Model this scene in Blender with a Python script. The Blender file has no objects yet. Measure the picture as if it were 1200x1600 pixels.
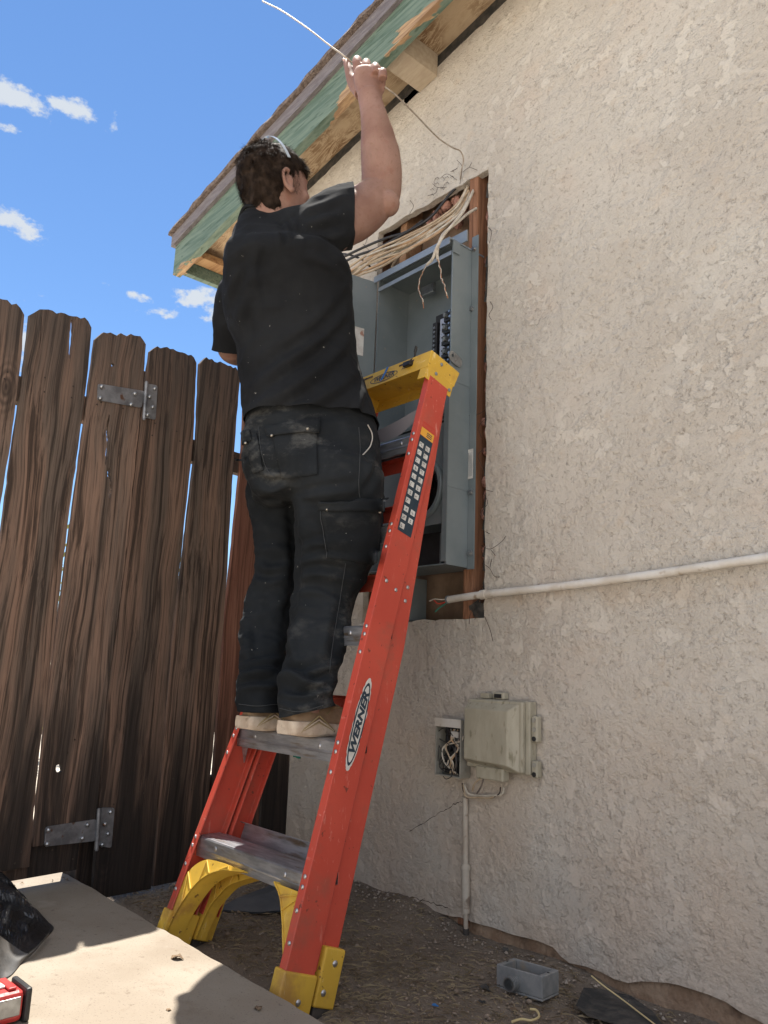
import bpy, bmesh, math, random
import numpy as np
from mathutils import Vector, Matrix, noise, Quaternion
from mathutils.geometry import delaunay_2d_cdt
random.seed(7); rng = np.random.default_rng(11)
R = math.radians

# ------------------------------------------------------------------ camera, light, world
F_PX, YAW, PITCH, ROLL = 1216.07, 0.8514, 0.2087, 0.0386
CAM = np.array([0.2613, -1.9075, 0.7302])
def _basis():
    cy, sy, cp, sp = math.cos(YAW), math.sin(YAW), math.cos(PITCH), math.sin(PITCH)
    f = np.array([-sy*cp, cy*cp, sp]); r = np.array([cy, sy, 0.]); u = np.cross(r, f)
    c, s = math.cos(ROLL), math.sin(ROLL)
    return c*r+s*u, -s*r+c*u, f
CR, CU, CF = _basis()
sc = bpy.context.scene
cd = bpy.data.cameras.new('camera'); cam = bpy.data.objects.new('camera', cd); sc.collection.objects.link(cam)
cd.sensor_fit = 'VERTICAL'; cd.sensor_height = 24.; cd.lens = F_PX/1600*24.; cd.clip_start = .02; cd.clip_end = 3000
cam.matrix_world = Matrix(((CR[0], CU[0], -CF[0], CAM[0]), (CR[1], CU[1], -CF[1], CAM[1]), (CR[2], CU[2], -CF[2], CAM[2]), (0, 0, 0, 1)))
sc.camera = cam
sc.view_settings.view_transform = 'Standard'; sc.view_settings.look = 'None'; sc.view_settings.gamma = 1
sc.view_settings.exposure = 1.24
SUN_DIR = Vector((-.330, .142, 1)).normalized()
sd = bpy.data.lights.new('sun', 'SUN'); sd.energy = 4.7; sd.angle = R(.5); sd.color = (1, .95, .87)
sun = bpy.data.objects.new('sun', sd); sc.collection.objects.link(sun); sun.rotation_euler = SUN_DIR.to_track_quat('Z', 'Y').to_euler()
sun.location = (-3, 2, 9)

def ray(x, y): return CR*(x-600)/F_PX - CU*(y-800)/F_PX + CF
def at_y(x, y, Y=0.):
    d = ray(x, y); return CAM+d*(Y-CAM[1])/d[1]
def at_z(x, y, Z=0.):
    d = ray(x, y); return CAM+d*(Z-CAM[2])/d[2]
def at_x(x, y, X=0.):
    d = ray(x, y); return CAM+d*(X-CAM[0])/d[0]
FN = np.array([1., .15, 0]); FA = np.array([-2.43, 0., 0])
def at_f(x, y, off=0.):
    d = ray(x, y); A = FA+FN*off; return CAM+d*(((A-CAM)@FN)/(d@FN))
def mpp(P): return float((np.array(P)-CAM)@CF)/F_PX      # metres per photo pixel at a point

w = bpy.data.worlds.new('World'); sc.world = w; w.use_nodes = True
nt = w.node_tree; nt.nodes.clear()
def wn(t, **k):
    n = nt.nodes.new(t)
    for a, b in k.items(): setattr(n, a, b)
    return n
out = wn('ShaderNodeOutputWorld'); bg = wn('ShaderNodeBackground'); bg.inputs[1].default_value = .083
sky = wn('ShaderNodeTexSky', sky_type='NISHITA', sun_disc=False, sun_elevation=math.asin(SUN_DIR.z),
         sun_rotation=math.atan2(SUN_DIR.x, SUN_DIR.y), altitude=1200, air_density=1.0, dust_density=0., ozone_density=3.0)
tc = wn('ShaderNodeTexCoord')
def wmath(op, a, b=None):
    n = wn('ShaderNodeMath', operation=op)
    for i, v in enumerate((a, b)):
        if v is None: continue
        if isinstance(v, (int, float)): n.inputs[i].default_value = v
        else: nt.links.new(v, n.inputs[i])
    return n.outputs[0]
def wdot(vec):
    n = wn('ShaderNodeVectorMath', operation='DOT_PRODUCT'); nt.links.new(tc.outputs['Generated'], n.inputs[0]); n.inputs[1].default_value = vec
    return n.outputs['Value']
tot = None
# (x, y, half length, half height, tilt, strength): small cumulus puffs, as directions in the sky
for (x, y, a, b, tilt, st) in ((24, 150, 48, 15, .25, 1.0), (112, 168, 31, 13, .18, 1.0), (-12, 190, 30, 7, .1, .7), (14, 346, 62, 14, .3, 1.0), (62, 368, 34, 7, .35, .7),
                               (216, 464, 24, 9, .35, .75), (312, 468, 46, 17, .1, .9), (345, 490, 46, 15, 0, .8), (262, 490, 34, 10, .1, .55), (210, 485, 12, 5, 0, .5),
                               (176, 193, 10, 8, .8, .35), (128, 405, 12, 7, .5, .35), (160, 442, 26, 5, .4, .25), (40, 540, 30, 40, 0, .9)):
    d = ray(x, y); d = d/np.linalg.norm(d); r0 = np.cross(d, CU); r0 /= np.linalg.norm(r0); u0 = np.cross(r0, d)
    a, b = a/F_PX, b/F_PX; c, s = math.cos(tilt), math.sin(tilt)
    e1 = (c*r0-s*u0)/a; e2 = (s*r0+c*u0)/b
    p = wmath('POWER', wdot(tuple(e1)), 2.); q = wmath('POWER', wdot(tuple(e2)), 2.)
    g = wmath('EXPONENT', wmath('MULTIPLY', wmath('ADD', p, q), -.8))
    front = wmath('GREATER_THAN', wdot(tuple(d)), .7)
    g = wmath('MULTIPLY', wmath('MULTIPLY', g, front), st)
    tot = g if tot is None else wmath('MAXIMUM', tot, g)
nz = wn('ShaderNodeTexNoise'); nz.inputs['Scale'].default_value = 44; nz.inputs['Detail'].default_value = 9; nz.inputs['Roughness'].default_value = .62
mpn = wn('ShaderNodeMapping'); mpn.inputs['Scale'].default_value = (1, 1, 1.6); nt.links.new(tc.outputs['Generated'], mpn.inputs[0]); nt.links.new(mpn.outputs[0], nz.inputs[0])
den = wmath('SUBTRACT', wmath('ADD', tot, wmath('MULTIPLY', nz.outputs[0], 2.1)), 1.46)
mr = wn('ShaderNodeMapRange', interpolation_type='SMOOTHSTEP'); nt.links.new(den, mr.inputs[0]); mr.inputs[1].default_value = 0; mr.inputs[2].default_value = .45
cloudy = wmath('MULTIPLY', mr.outputs[0], wmath('GREATER_THAN', tot, .03))
# a broad bank of broken cloud, added unseen behind the camera as fill light
nb_ = wn('ShaderNodeTexNoise'); nb_.inputs['Scale'].default_value = 3.2; nb_.inputs['Detail'].default_value = 7; nt.links.new(tc.outputs['Generated'], nb_.inputs[0])
bk = wn('ShaderNodeMapRange', interpolation_type='SMOOTHSTEP'); nt.links.new(wdot((-CF[0], -CF[1], .35)), bk.inputs[0]); bk.inputs[1].default_value = .05; bk.inputs[2].default_value = .45
bn = wn('ShaderNodeMapRange', interpolation_type='SMOOTHSTEP'); nt.links.new(nb_.outputs[0], bn.inputs[0]); bn.inputs[1].default_value = .36; bn.inputs[2].default_value = .52
fill_bank = wmath('MULTIPLY', wmath('MULTIPLY', bk.outputs[0], bn.outputs[0]), .9)
hsv = wn('ShaderNodeHueSaturation'); hsv.inputs['Saturation'].default_value = 1.10; nt.links.new(sky.outputs[0], hsv.inputs['Color'])
mx = wn('ShaderNodeMix', data_type='RGBA'); nt.links.new(cloudy, mx.inputs[0]); nt.links.new(hsv.outputs[0], mx.inputs[6]); mx.inputs[7].default_value = (3.6, 3.9, 4.3, 1)
mx2 = wn('ShaderNodeMix', data_type='RGBA'); nt.links.new(fill_bank, mx2.inputs[0]); nt.links.new(mx.outputs[2], mx2.inputs[6]); mx2.inputs[7].default_value = (6.2, 6.25, 6.4, 1)
nt.links.new(mx2.outputs[2], bg.inputs[0]); nt.links.new(bg.outputs[0], out.inputs[0])

# ------------------------------------------------------------------ materials
def mat(name, col, rough=.6, metal=0., col2=None, scale=8., detail=4., stretch=(1, 1, 1), lo=.4, hi=.6, bump=0., bscale=None, bdist=.01,
        spots=None, spot_scale=30., spot_lo=.62, spot_hi=.68, spec=.5, rand=0., coat=0.):
    m = bpy.data.materials.new(name); m.use_nodes = True; t = m.node_tree; b = t.nodes['Principled BSDF']; L = t.links.new
    b.inputs['Roughness'].default_value = rough; b.inputs['Metallic'].default_value = metal; b.inputs['Specular IOR Level'].default_value = spec
    if coat: b.inputs['Coat Weight'].default_value = coat; b.inputs['Coat Roughness'].default_value = .15
    g = t.nodes.new('ShaderNodeNewGeometry'); mp = t.nodes.new('ShaderNodeMapping'); mp.inputs['Scale'].default_value = stretch; L(g.outputs['Position'], mp.inputs[0])
    c = None
    if col2 is not None:
        n = t.nodes.new('ShaderNodeTexNoise'); n.inputs['Scale'].default_value = scale; n.inputs['Detail'].default_value = detail; n.inputs['Roughness'].default_value = .6
        L(mp.outputs[0], n.inputs[0])
        r = t.nodes.new('ShaderNodeMapRange'); L(n.outputs[0], r.inputs[0]); r.inputs[1].default_value = lo; r.inputs[2].default_value = hi
        x = t.nodes.new('ShaderNodeMix'); x.data_type = 'RGBA'; L(r.outputs[0], x.inputs[0]); x.inputs[6].default_value = (*col, 1); x.inputs[7].default_value = (*col2, 1); c = x.outputs[2]
    if spots is not None:
        n = t.nodes.new('ShaderNodeTexNoise'); n.inputs['Scale'].default_value = spot_scale; n.inputs['Detail'].default_value = 6; L(mp.outputs[0], n.inputs[0])
        r = t.nodes.new('ShaderNodeMapRange'); L(n.outputs[0], r.inputs[0]); r.inputs[1].default_value = spot_lo; r.inputs[2].default_value = spot_hi
        x = t.nodes.new('ShaderNodeMix'); x.data_type = 'RGBA'; L(r.outputs[0], x.inputs[0])
        if c is None: x.inputs[6].default_value = (*col, 1)
        else: L(c, x.inputs[6])
        x.inputs[7].default_value = (*spots, 1); c = x.outputs[2]
    if c is None: b.inputs['Base Color'].default_value = (*col, 1)
    else: L(c, b.inputs['Base Color'])
    if bump:
        n = t.nodes.new('ShaderNodeTexNoise'); n.inputs['Scale'].default_value = bscale or scale*3; n.inputs['Detail'].default_value = 8; L(mp.outputs[0], n.inputs[0])
        bp = t.nodes.new('ShaderNodeBump'); bp.inputs['Strength'].default_value = bump; bp.inputs['Distance'].default_value = bdist; L(n.outputs[0], bp.inputs['Height']); L(bp.outputs[0], b.inputs['Normal'])
    return m

class NT:
    """small node helper"""
    def __init__(s, name, rough=.8, spec=.4):
        s.m = bpy.data.materials.new(name); s.m.use_nodes = True; s.t = s.m.node_tree; s.b = s.t.nodes['Principled BSDF']
        s.b.inputs['Roughness'].default_value = rough; s.b.inputs['Specular IOR Level'].default_value = spec
        s.pos = s.n('ShaderNodeNewGeometry').outputs['Position']
    def n(s, t, **k):
        n = s.t.nodes.new(t)
        for a, b in k.items(): setattr(n, a, b)
        return n
    def L(s, a, b): s.t.links.new(a, b)
    def put(s, v, i):
        if isinstance(v, (int, float)): i.default_value = v
        elif isinstance(v, tuple): i.default_value = v if len(v) == len(i.default_value) else (*v, 1)
        else: s.L(v, i)
    def map(s, sc=(1, 1, 1), rot=(0, 0, 0), loc=(0, 0, 0), vec=None):
        n = s.n('ShaderNodeMapping'); s.L(vec or s.pos, n.inputs[0]); n.inputs['Scale'].default_value = sc; n.inputs['Rotation'].default_value = rot; s.put(loc, n.inputs['Location']); return n.outputs[0]
    def noise(s, scale, detail=4, rough=.55, vec=None, dist=0.):
        n = s.n('ShaderNodeTexNoise'); n.inputs['Scale'].default_value = scale; n.inputs['Detail'].default_value = detail; n.inputs['Roughness'].default_value = rough; n.inputs['Distortion'].default_value = dist
        s.L(vec or s.pos, n.inputs[0]); return n.outputs[0]
    def vor(s, scale, vec=None, feature='F1'):
        n = s.n('ShaderNodeTexVoronoi', feature=feature); n.inputs['Scale'].default_value = scale; s.L(vec or s.pos, n.inputs[0]); return n.outputs['Distance']
    def math(s, op, a, b=0., c=0.):
        n = s.n('ShaderNodeMath', operation=op); s.put(a, n.inputs[0]); s.put(b, n.inputs[1]); s.put(c, n.inputs[2]); return n.outputs[0]
    def rng(s, v, a, b, c=0., d=1., smooth=True):
        n = s.n('ShaderNodeMapRange'); n.interpolation_type = 'SMOOTHSTEP' if smooth else 'LINEAR'
        s.put(v, n.inputs[0]); n.inputs[1].default_value = a; n.inputs[2].default_value = b; n.inputs[3].default_value = c; n.inputs[4].default_value = d; return n.outputs[0]
    def mix(s, f, a, b, mode='MIX'):
        n = s.n('ShaderNodeMix', data_type='RGBA', blend_type=mode); s.put(f, n.inputs[0]); s.put(a, n.inputs[6]); s.put(b, n.inputs[7]); return n.outputs[2]
    def sep(s, vec=None):
        n = s.n('ShaderNodeSeparateXYZ'); s.L(vec or s.pos, n.inputs[0]); return n.outputs
    def bump(s, h, strength=.5, dist=.01, prev=None):
        n = s.n('ShaderNodeBump'); n.inputs['Strength'].default_value = strength; n.inputs['Distance'].default_value = dist; s.L(h, n.inputs['Height'])
        if prev: s.L(prev, n.inputs['Normal'])
        return n.outputs[0]
    def done(s, col=None, nor=None, rough=None):
        if col is not None: s.put(col, s.b.inputs['Base Color'])
        if nor is not None: s.L(nor, s.b.inputs['Normal'])
        if rough is not None: s.put(rough, s.b.inputs['Roughness'])
        return s.m

def stucco_mat():
    k = NT('stucco', .92, .2)
    sand = k.noise(380, 3, .6); grit = k.noise(150, 4, .6)
    med = k.noise(50, 6, .64)
    patch = k.noise(4.2, 5, .62); patch2 = k.noise(9.5, 4, .6)
    rough_zone = k.rng(k.math('ADD', patch, k.math('MULTIPLY', k.math('SUBTRACT', patch2, .5), .5)), .42, .58)   # 0 trowelled smooth .. 1 rough dash
    top = k.math('MINIMUM', med, k.math('ADD', .50, k.math('MULTIPLY', rough_zone, .10)))                       # tops knocked flat where trowelled
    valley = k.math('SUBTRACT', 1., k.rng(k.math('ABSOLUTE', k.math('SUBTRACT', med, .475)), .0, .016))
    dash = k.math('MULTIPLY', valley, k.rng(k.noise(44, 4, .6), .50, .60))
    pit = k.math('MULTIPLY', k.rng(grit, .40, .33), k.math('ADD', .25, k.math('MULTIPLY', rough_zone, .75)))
    wv = k.noise(1.7, 4); tint = k.noise(3.1, 5)
    base = k.mix(k.rng(wv, .35, .65), (.485, .447, .395), (.54, .508, .456))
    base = k.mix(k.rng(tint, .52, .70, 0, .5), base, (.52, .44, .37))
    base = k.mix(k.rng(k.noise(2.3, 5), .55, .72, 0, .5), base, (.60, .585, .535))
    base = k.mix(k.rng(k.noise(13, 6, .65), .56, .70, 0, .35), base, (.50, .40, .30))
    isl = k.math('MULTIPLY', k.rng(k.noise(16, 7, .66), .525, .555), k.rng(k.noise(2.6, 4), .44, .56))      # thin trowelled skins left on top
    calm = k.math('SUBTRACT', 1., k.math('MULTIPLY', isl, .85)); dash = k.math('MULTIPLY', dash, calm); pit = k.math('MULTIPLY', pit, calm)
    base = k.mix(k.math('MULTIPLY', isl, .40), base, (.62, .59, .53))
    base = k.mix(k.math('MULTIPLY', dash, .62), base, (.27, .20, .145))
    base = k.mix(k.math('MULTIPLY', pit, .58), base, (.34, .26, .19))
    base = k.mix(k.rng(sand, .40, .62, .16, 0), base, (.42, .34, .26))
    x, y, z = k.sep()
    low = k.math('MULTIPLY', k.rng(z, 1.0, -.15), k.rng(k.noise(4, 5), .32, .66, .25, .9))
    base = k.mix(low, base, (.60, .485, .385))  # warm paler tint low down paints ground-bounce light into the stucco
    band = k.math('MULTIPLY', k.rng(k.math('ABSOLUTE', k.math('SUBTRACT', z, .975)), .05, .0), k.rng(k.noise(9, 3), .4, .6, 0, .4))
    base = k.mix(band, base, (.42, .32, .23))
    run = k.math('MULTIPLY', k.rng(k.noise(1., 4, vec=k.map((16, 16, .7))), .60, .74, 0, .30), k.rng(k.noise(1.2, 3), .45, .6)); base = k.mix(run, base, (.44, .36, .28))
    hh = k.math('ADD', k.math('MULTIPLY', top, 1.6), k.math('MULTIPLY', grit, .55))
    hh = k.math('ADD', k.math('MULTIPLY', hh, k.math('ADD', .45, k.math('MULTIPLY', calm, .55))), k.math('MULTIPLY', isl, .75))
    hh = k.math('SUBTRACT', hh, k.math('MULTIPLY', dash, .25))
    n1 = k.bump(hh, .8, .0075)
    n1 = k.bump(sand, .45, .0012, n1)
    n2 = k.bump(k.math('ADD', k.math('MULTIPLY', rough_zone, .25), k.noise(3.5, 3)), .55, .03, n1)
    return k.done(base, n2)
def wood_mat(name, c1, c2, dark, grain=30., axis='z', rough=.85, streak=.5, knots=True, low_stain=False, bumps=.6):
    k = NT(name, rough, .25)
    oi = k.n('ShaderNodeObjectInfo').outputs['Random']
    cmb = k.n('ShaderNodeCombineXYZ'); k.L(k.math('MULTIPLY', oi, 13.7), cmb.inputs[0]); k.L(k.math('MULTIPLY', oi, 5.1), cmb.inputs[1]); k.L(k.math('MULTIPLY', oi, 3.3), cmb.inputs[2])
    s = {'z': (grain, grain, 1.1), 'x': (1.1, grain, grain), 'y': (grain, 1.1, grain)}[axis]
    wob = k.n('ShaderNodeVectorMath', operation='MULTIPLY_ADD'); nn = k.n('ShaderNodeTexNoise'); nn.inputs['Scale'].default_value = 1.
    k.L(k.map({'z': (5, 5, 1.6), 'x': (1.6, 5, 5), 'y': (5, 1.6, 5)}[axis], loc=cmb.outputs[0]), nn.inputs[0]); k.L(nn.outputs['Color'], wob.inputs[0]); wob.inputs[1].default_value = (.065, .065, .065); k.L(k.pos, wob.inputs[2])
    v = k.map(s, loc=cmb.outputs[0], vec=wob.outputs[0])
    g = k.noise(1., 6, .65, vec=v)
    s2 = tuple(a*.22 if a > 2 else a*.8 for a in s)
    broad = k.noise(1., 4, .6, vec=k.map(s2, loc=cmb.outputs[0], vec=wob.outputs[0]))
    col = k.mix(k.rng(broad, .38, .64), c1, c2)
    if knots:
        kd = k.vor(1., k.map((3.4, 3.4, 1.9) if axis == 'z' else (1.9, 3.4, 3.4), loc=cmb.outputs[0], vec=wob.outputs[0]))
        rg = k.math('MULTIPLY', k.math('ADD', k.math('MULTIPLY', k.math('SINE', k.math('MULTIPLY', kd, 130.)), .5), .5), k.rng(kd, .24, .05, 0, .75))
        col = k.mix(rg, col, dark); col = k.mix(k.rng(kd, .055, .035), col, dark)
    col = k.mix(k.rng(g, .54, .38, 0, streak), col, dark)
    fl_ = k.noise(1., 5, .7, vec=k.map(tuple(a*3.2 if a > 2 else a*1.6 for a in s), loc=cmb.outputs[0], vec=wob.outputs[0])); col = k.mix(k.rng(fl_, .50, .36, 0, .55), col, dark); col = k.mix(k.rng(fl_, .56, .70, 0, .35), col, tuple(min(1, c*1.35) for c in c2))
    tone = k.math('ADD', .66, k.math('MULTIPLY', oi, .60))
    h = k.n('ShaderNodeHueSaturation'); k.L(col, h.inputs['Color']); k.L(tone, h.inputs['Value']); col = h.outputs[0]
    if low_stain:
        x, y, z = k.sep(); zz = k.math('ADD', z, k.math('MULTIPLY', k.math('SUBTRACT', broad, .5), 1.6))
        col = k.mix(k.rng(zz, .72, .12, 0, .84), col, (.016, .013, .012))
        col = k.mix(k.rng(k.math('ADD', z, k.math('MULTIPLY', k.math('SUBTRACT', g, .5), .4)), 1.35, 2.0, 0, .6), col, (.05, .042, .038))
    nb = k.bump(g, bumps, .004); nb = k.bump(k.noise(1., 3, vec=k.map(tuple(a*3 for a in s), vec=wob.outputs[0])), bumps*.6, .002, nb)
    return k.done(col, nb)

M = {}
def build_mats():
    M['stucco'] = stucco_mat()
    M['fence'] = wood_mat('weathered_fence_wood', (.130, .098, .078), (.245, .155, .112), (.028, .020, .016), 60, 'z', streak=.85, low_stain=True)
    M['fence_red'] = wood_mat('red_fence_wood', (.20, .09, .06), (.28, .14, .095), (.05, .02, .015), 42, 'z', streak=.6, low_stain=True)
    M['stud'] = wood_mat('framing_wood', (.21, .10, .06), (.30, .155, .09), (.10, .045, .025), 50, 'z', streak=.5)
    M['stud_pale'] = wood_mat('pale_framing_wood', (.36, .2, .11), (.46, .28, .16), (.2, .1, .05), 50, 'x', streak=.5)
    M['bare'] = wood_mat('bare_wood', (.42, .24, .11), (.55, .36, .19), (.22, .10, .045), 26, 'x', streak=.7)
    # soffit: sheathing with worn paint and wide plywood grain
    k = NT('soffit_sheathing', .85, .2)
    v = k.map((2.2, 16, 16)); wv = k.noise(1.3, 5, .6, vec=v, dist=1.6); fl = k.rng(k.math('ABSOLUTE', k.math('SUBTRACT', k.math('FRACT', k.math('MULTIPLY', wv, 7.)), .5)), .08, .3)
    c = k.mix(k.math('MULTIPLY', fl, k.rng(k.noise(5, 4), .38, .6)), (.52, .40, .27), (.25, .155, .085))
    M['soffit'] = k.done(c, k.bump(wv, .5, .006))
    # green paint, peeled to bare wood along its lower edge
    k = NT('green_fascia_paint', .7, .3)
    x, y, z = k.sep(); zl = k.math('SUBTRACT', z, k.math('MULTIPLY', x, .155))
    g = k.noise(1., 6, .65, vec=k.map((2.5, 40, 40))); big = k.noise(1., 4, .6, vec=k.map((2.6, 5, 9)))
    green = k.mix(k.rng(g, .35, .62), (.082, .13, .102), (.15, .205, .165))
    green = k.mix(k.rng(k.noise(1., 3, vec=k.map((9, 70, 90))), .57, .66, 0, .7), green, (.05, .085, .06))
    edge = k.math('ADD', k.math('MULTIPLY', k.math('SUBTRACT', zl, FZ0), 6.), k.math('MULTIPLY', k.math('SUBTRACT', .60, big), 4.4))
    wood = k.mix(k.rng(g, .4, .6), (.44, .30, .17), (.27, .17, .10))
    M['green'] = k.done(k.mix(k.rng(edge, .12, .05), green, wood), k.bump(g, .6, .006))
    M['drip'] = mat('grey_edge_board', (.125, .11, .12), .8, col2=(.18, .165, .175), scale=14, stretch=(1, 8, 8), bump=.4)
    M['shingle'] = mat('asphalt_shingle', (.10, .075, .065), .95, col2=(.19, .15, .13), scale=60, bump=.8, bscale=150, bdist=.01)
    M['beige_trim'] = mat('beige_painted_wood', (.44, .37, .28), .8, col2=(.38, .31, .23), scale=9, stretch=(1, 6, 6), bump=.3, bdist=.004)
    # ground
    k = NT('dirt', .97, .15)
    a = k.noise(2.2, 5, .6); b = k.noise(28, 6, .65); c0 = k.vor(120)
    col = k.mix(k.rng(a, .35, .65), (.18, .145, .115), (.25, .205, .16)); col = k.mix(k.rng(b, .55, .72, 0, .6), col, (.10, .075, .06))
    col = k.mix(k.rng(k.noise(160, 3), .62, .7, 0, .6), col, (.45, .36, .27))
    x, y, z = k.sep(); pale = k.math('MAXIMUM', k.rng(y, -1.6, -2.4), k.rng(x, -2.4, -2.9)); pale = k.math('MAXIMUM', pale, k.rng(x, 1.5, 2.5))
    col = k.mix(pale, col, k.mix(b, (.74, .66, .55), (.66, .57, .46)))         # yard ground made pale to bounce light onto the wall, mostly unseen
    nb = k.bump(b, .8, .02); nb = k.bump(k.noise(140, 4), .8, .006, nb); M['dirt'] = k.done(col, nb)
    k = NT('concrete_walkway', .85, .25)
    a = k.noise(3., 6, .62); b = k.noise(14, 6, .65); f = k.noise(240, 3)
    col = k.mix(k.rng(a, .36, .64), (.245, .205, .160), (.295, .255, .205)); col = k.mix(k.rng(b, .56, .72, 0, .55), col, (.19, .145, .105))
    col = k.mix(k.rng(f, .60, .7, 0, .7), col, (.11, .085, .065)); col = k.mix(k.rng(k.noise(46, 5, .7), .60, .70, 0, .55), col, (.12, .09, .065)); col = k.mix(k.rng(k.noise(1.3, 5, .7), .5, .66, 0, .4), col, (.17, .13, .095)); col = k.mix(k.rng(k.noise(9, 5), .62, .7, 0, .5), col, (.335, .30, .25))
    nb = k.bump(b, .25, .004); nb = k.bump(f, .35, .0015, nb); M['concrete'] = k.done(col, nb)
    M['footing'] = mat('earth_crusted_footing', (.24, .155, .10), .95, col2=(.34, .24, .165), scale=16, detail=6, bump=.9, bscale=60, bdist=.01, spots=(.12, .075, .05), spot_scale=14, spot_lo=.58, spot_hi=.7)
    M['interior'] = mat('inner_wall_board', (.30, .21, .145), .9, col2=(.2, .135, .09), scale=8, bump=.3)
    M['tar'] = mat('black_building_paper', (.03, .03, .03), .9, col2=(.075, .068, .06), scale=26, bump=.4)
    M['insul'] = mat('pink_insulation', (.50, .27, .22), .95, col2=(.30, .15, .11), scale=40, bump=1., bscale=60, bdist=.02)
    # orange fibreglass with pale scuffs
    def fibre(name, c1, c2, sc_, am):
        k = NT(name, .42, .45)
        g = k.noise(3., 4); col = k.mix(k.rng(g, .35, .65), c1, c2)
        s1 = k.noise(1., 5, .7, vec=k.map((60, 60, 9), rot=(.3, .1, 0))); s2 = k.noise(1., 5, .7, vec=k.map((14, 90, 50), rot=(0, .7, .4)))
        sm = k.math('MAXIMUM', k.rng(s1, .62, .68), k.rng(s2, .63, .69)); sm = k.math('MULTIPLY', sm, k.rng(k.noise(4, 3), .42, .62, .1, 1.))
        col = k.mix(k.math('MULTIPLY', sm, am), col, sc_)
        col = k.mix(k.rng(k.noise(55, 4), .66, .70, 0, .8), col, (.10, .03, .02))
        col = k.mix(k.rng(k.noise(7, 6, .7), .5, .72, 0, .5), col, (.24, .09, .06))
        rf = k.math('ADD', .42, k.math('MULTIPLY', g, .25))
        return k.done(col, k.bump(k.noise(1., 4, vec=k.map((120, 120, 8))), .25, .001), rf)
    M['orange'] = fibre('orange_fibreglass', (.46, .056, .034), (.53, .075, .045), (.72, .36, .30), .5)
    M['yellow'] = fibre('yellow_plastic', (.66, .42, .055), (.58, .35, .04), (.85, .72, .4), .5)
    M['alu'] = mat('worn_aluminium', (.36, .37, .40), .38, .85, col2=(.52, .53, .56), scale=12, stretch=(1, 6, 6), bump=.15, bdist=.002, spots=(.25, .19, .13), spot_scale=9, spot_lo=.56, spot_hi=.7)
    M['rivet'] = mat('rivet_metal', (.50, .50, .52), .35, .9)
    M['rubber'] = mat('black_rubber', (.03, .028, .026), .8, col2=(.06, .05, .045), scale=40)
    M['navy'] = mat('navy_print', (.012, .03, .05), .55, spots=(.2, .19, .18), spot_scale=60, spot_lo=.66, spot_hi=.7)
    M['white_label'] = mat('white_label_print', (.62, .62, .60), .6, col2=(.5, .48, .45), scale=30, spots=(.35, .2, .15), spot_scale=25, spot_lo=.64, spot_hi=.68)
    M['label_grey'] = mat('grey_print', (.18, .2, .21), .6)
    M['label_orange'] = mat('orange_warning_print', (.72, .36, .04), .55)
    M['label_red'] = mat('red_print', (.5, .05, .03), .55)
    M['blue'] = mat('blue_tape', (.03, .16, .42), .6)
    M['panel'] = mat('grey_enamel_steel', (.165, .20, .215), .42, .15, col2=(.20, .235, .25), scale=5, bump=.05, spots=(.26, .25, .23), spot_scale=60, spot_lo=.7, spot_hi=.73)
    M['panel_lt'] = mat('galvanised_lip', (.22, .26, .30), .45, .3, col2=(.27, .31, .35), scale=8)
    M['zinc'] = mat('zinc_steel', (.42, .44, .46), .32, .9, col2=(.3, .31, .32), scale=40, spots=(.2, .12, .08), spot_scale=50, spot_lo=.62, spot_hi=.68)
    M['hinge'] = mat('weathered_galvanised_hinge', (.30, .31, .33), .5, .7, col2=(.17, .175, .19), scale=18, detail=6, spots=(.16, .09, .06), spot_scale=30, spot_lo=.63, spot_hi=.7, bump=.2, bdist=.002)
    M['black'] = mat('black_plastic', (.012, .012, .013), .5, col2=(.02, .02, .022), scale=20)
    M['busplate'] = mat('bus_plate', (.45, .48, .56), .4, .3)
    M['cable_tan'] = mat('tan_cable_jacket', (.52, .42, .30), .6, col2=(.40, .30, .2), scale=30, bump=.1)
    M['cable_white'] = mat('white_cable_jacket', (.60, .56, .48), .6, col2=(.46, .41, .34), scale=30)
    M['cable_black'] = mat('black_cable_jacket', (.02, .02, .022), .5)
    M['cable_orange'] = mat('orange_buff_cable_jacket', (.56, .37, .22), .6, col2=(.45, .3, .18), scale=30)
    M['copper'] = mat('copper_wire', (.45, .2, .1), .4, .8)
    M['steel_wire'] = mat('dull_steel_wire', (.20, .17, .15), .6, .4)
    M['rust_wire'] = mat('rusty_lath_wire', (.05, .036, .028), .8, .2)
    M['fish'] = mat('pulled_wire_jacket', (.42, .37, .31), .5, col2=(.3, .25, .2), scale=60)
    M['nid'] = mat('aged_beige_plastic', (.33, .305, .235), .6, col2=(.39, .36, .285), scale=8, stretch=(3, 3, 1), bump=.15, spots=(.2, .18, .12), spot_scale=24, spot_lo=.6, spot_hi=.72)
    M['nid_grey'] = mat('aged_grey_plastic', (.34, .33, .30), .6, col2=(.26, .25, .21), scale=12, bump=.15)
    M['pvc'] = mat('painted_conduit', (.62, .60, .56), .6, col2=(.54, .50, .44), scale=14, spots=(.34, .27, .2), spot_scale=30, spot_lo=.62, spot_hi=.72, bump=.15)
    M['pvc_dirty'] = mat('dusty_painted_conduit', (.50, .45, .38), .75, col2=(.42, .35, .28), scale=14, spots=(.22, .17, .13), spot_scale=30, spot_lo=.6, spot_hi=.72, bump=.2)
    M['castbox'] = mat('cast_grey_metal', (.20, .205, .205), .6, .1, col2=(.26, .26, .255), scale=30, bump=.2, bscale=200, bdist=.001, spots=(.3, .25, .19), spot_scale=16, spot_lo=.6, spot_hi=.75)
    M['skin'] = None
    k = NT('skin', .6, .2); a = k.noise(9, 4); f = k.noise(70, 4)
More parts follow.
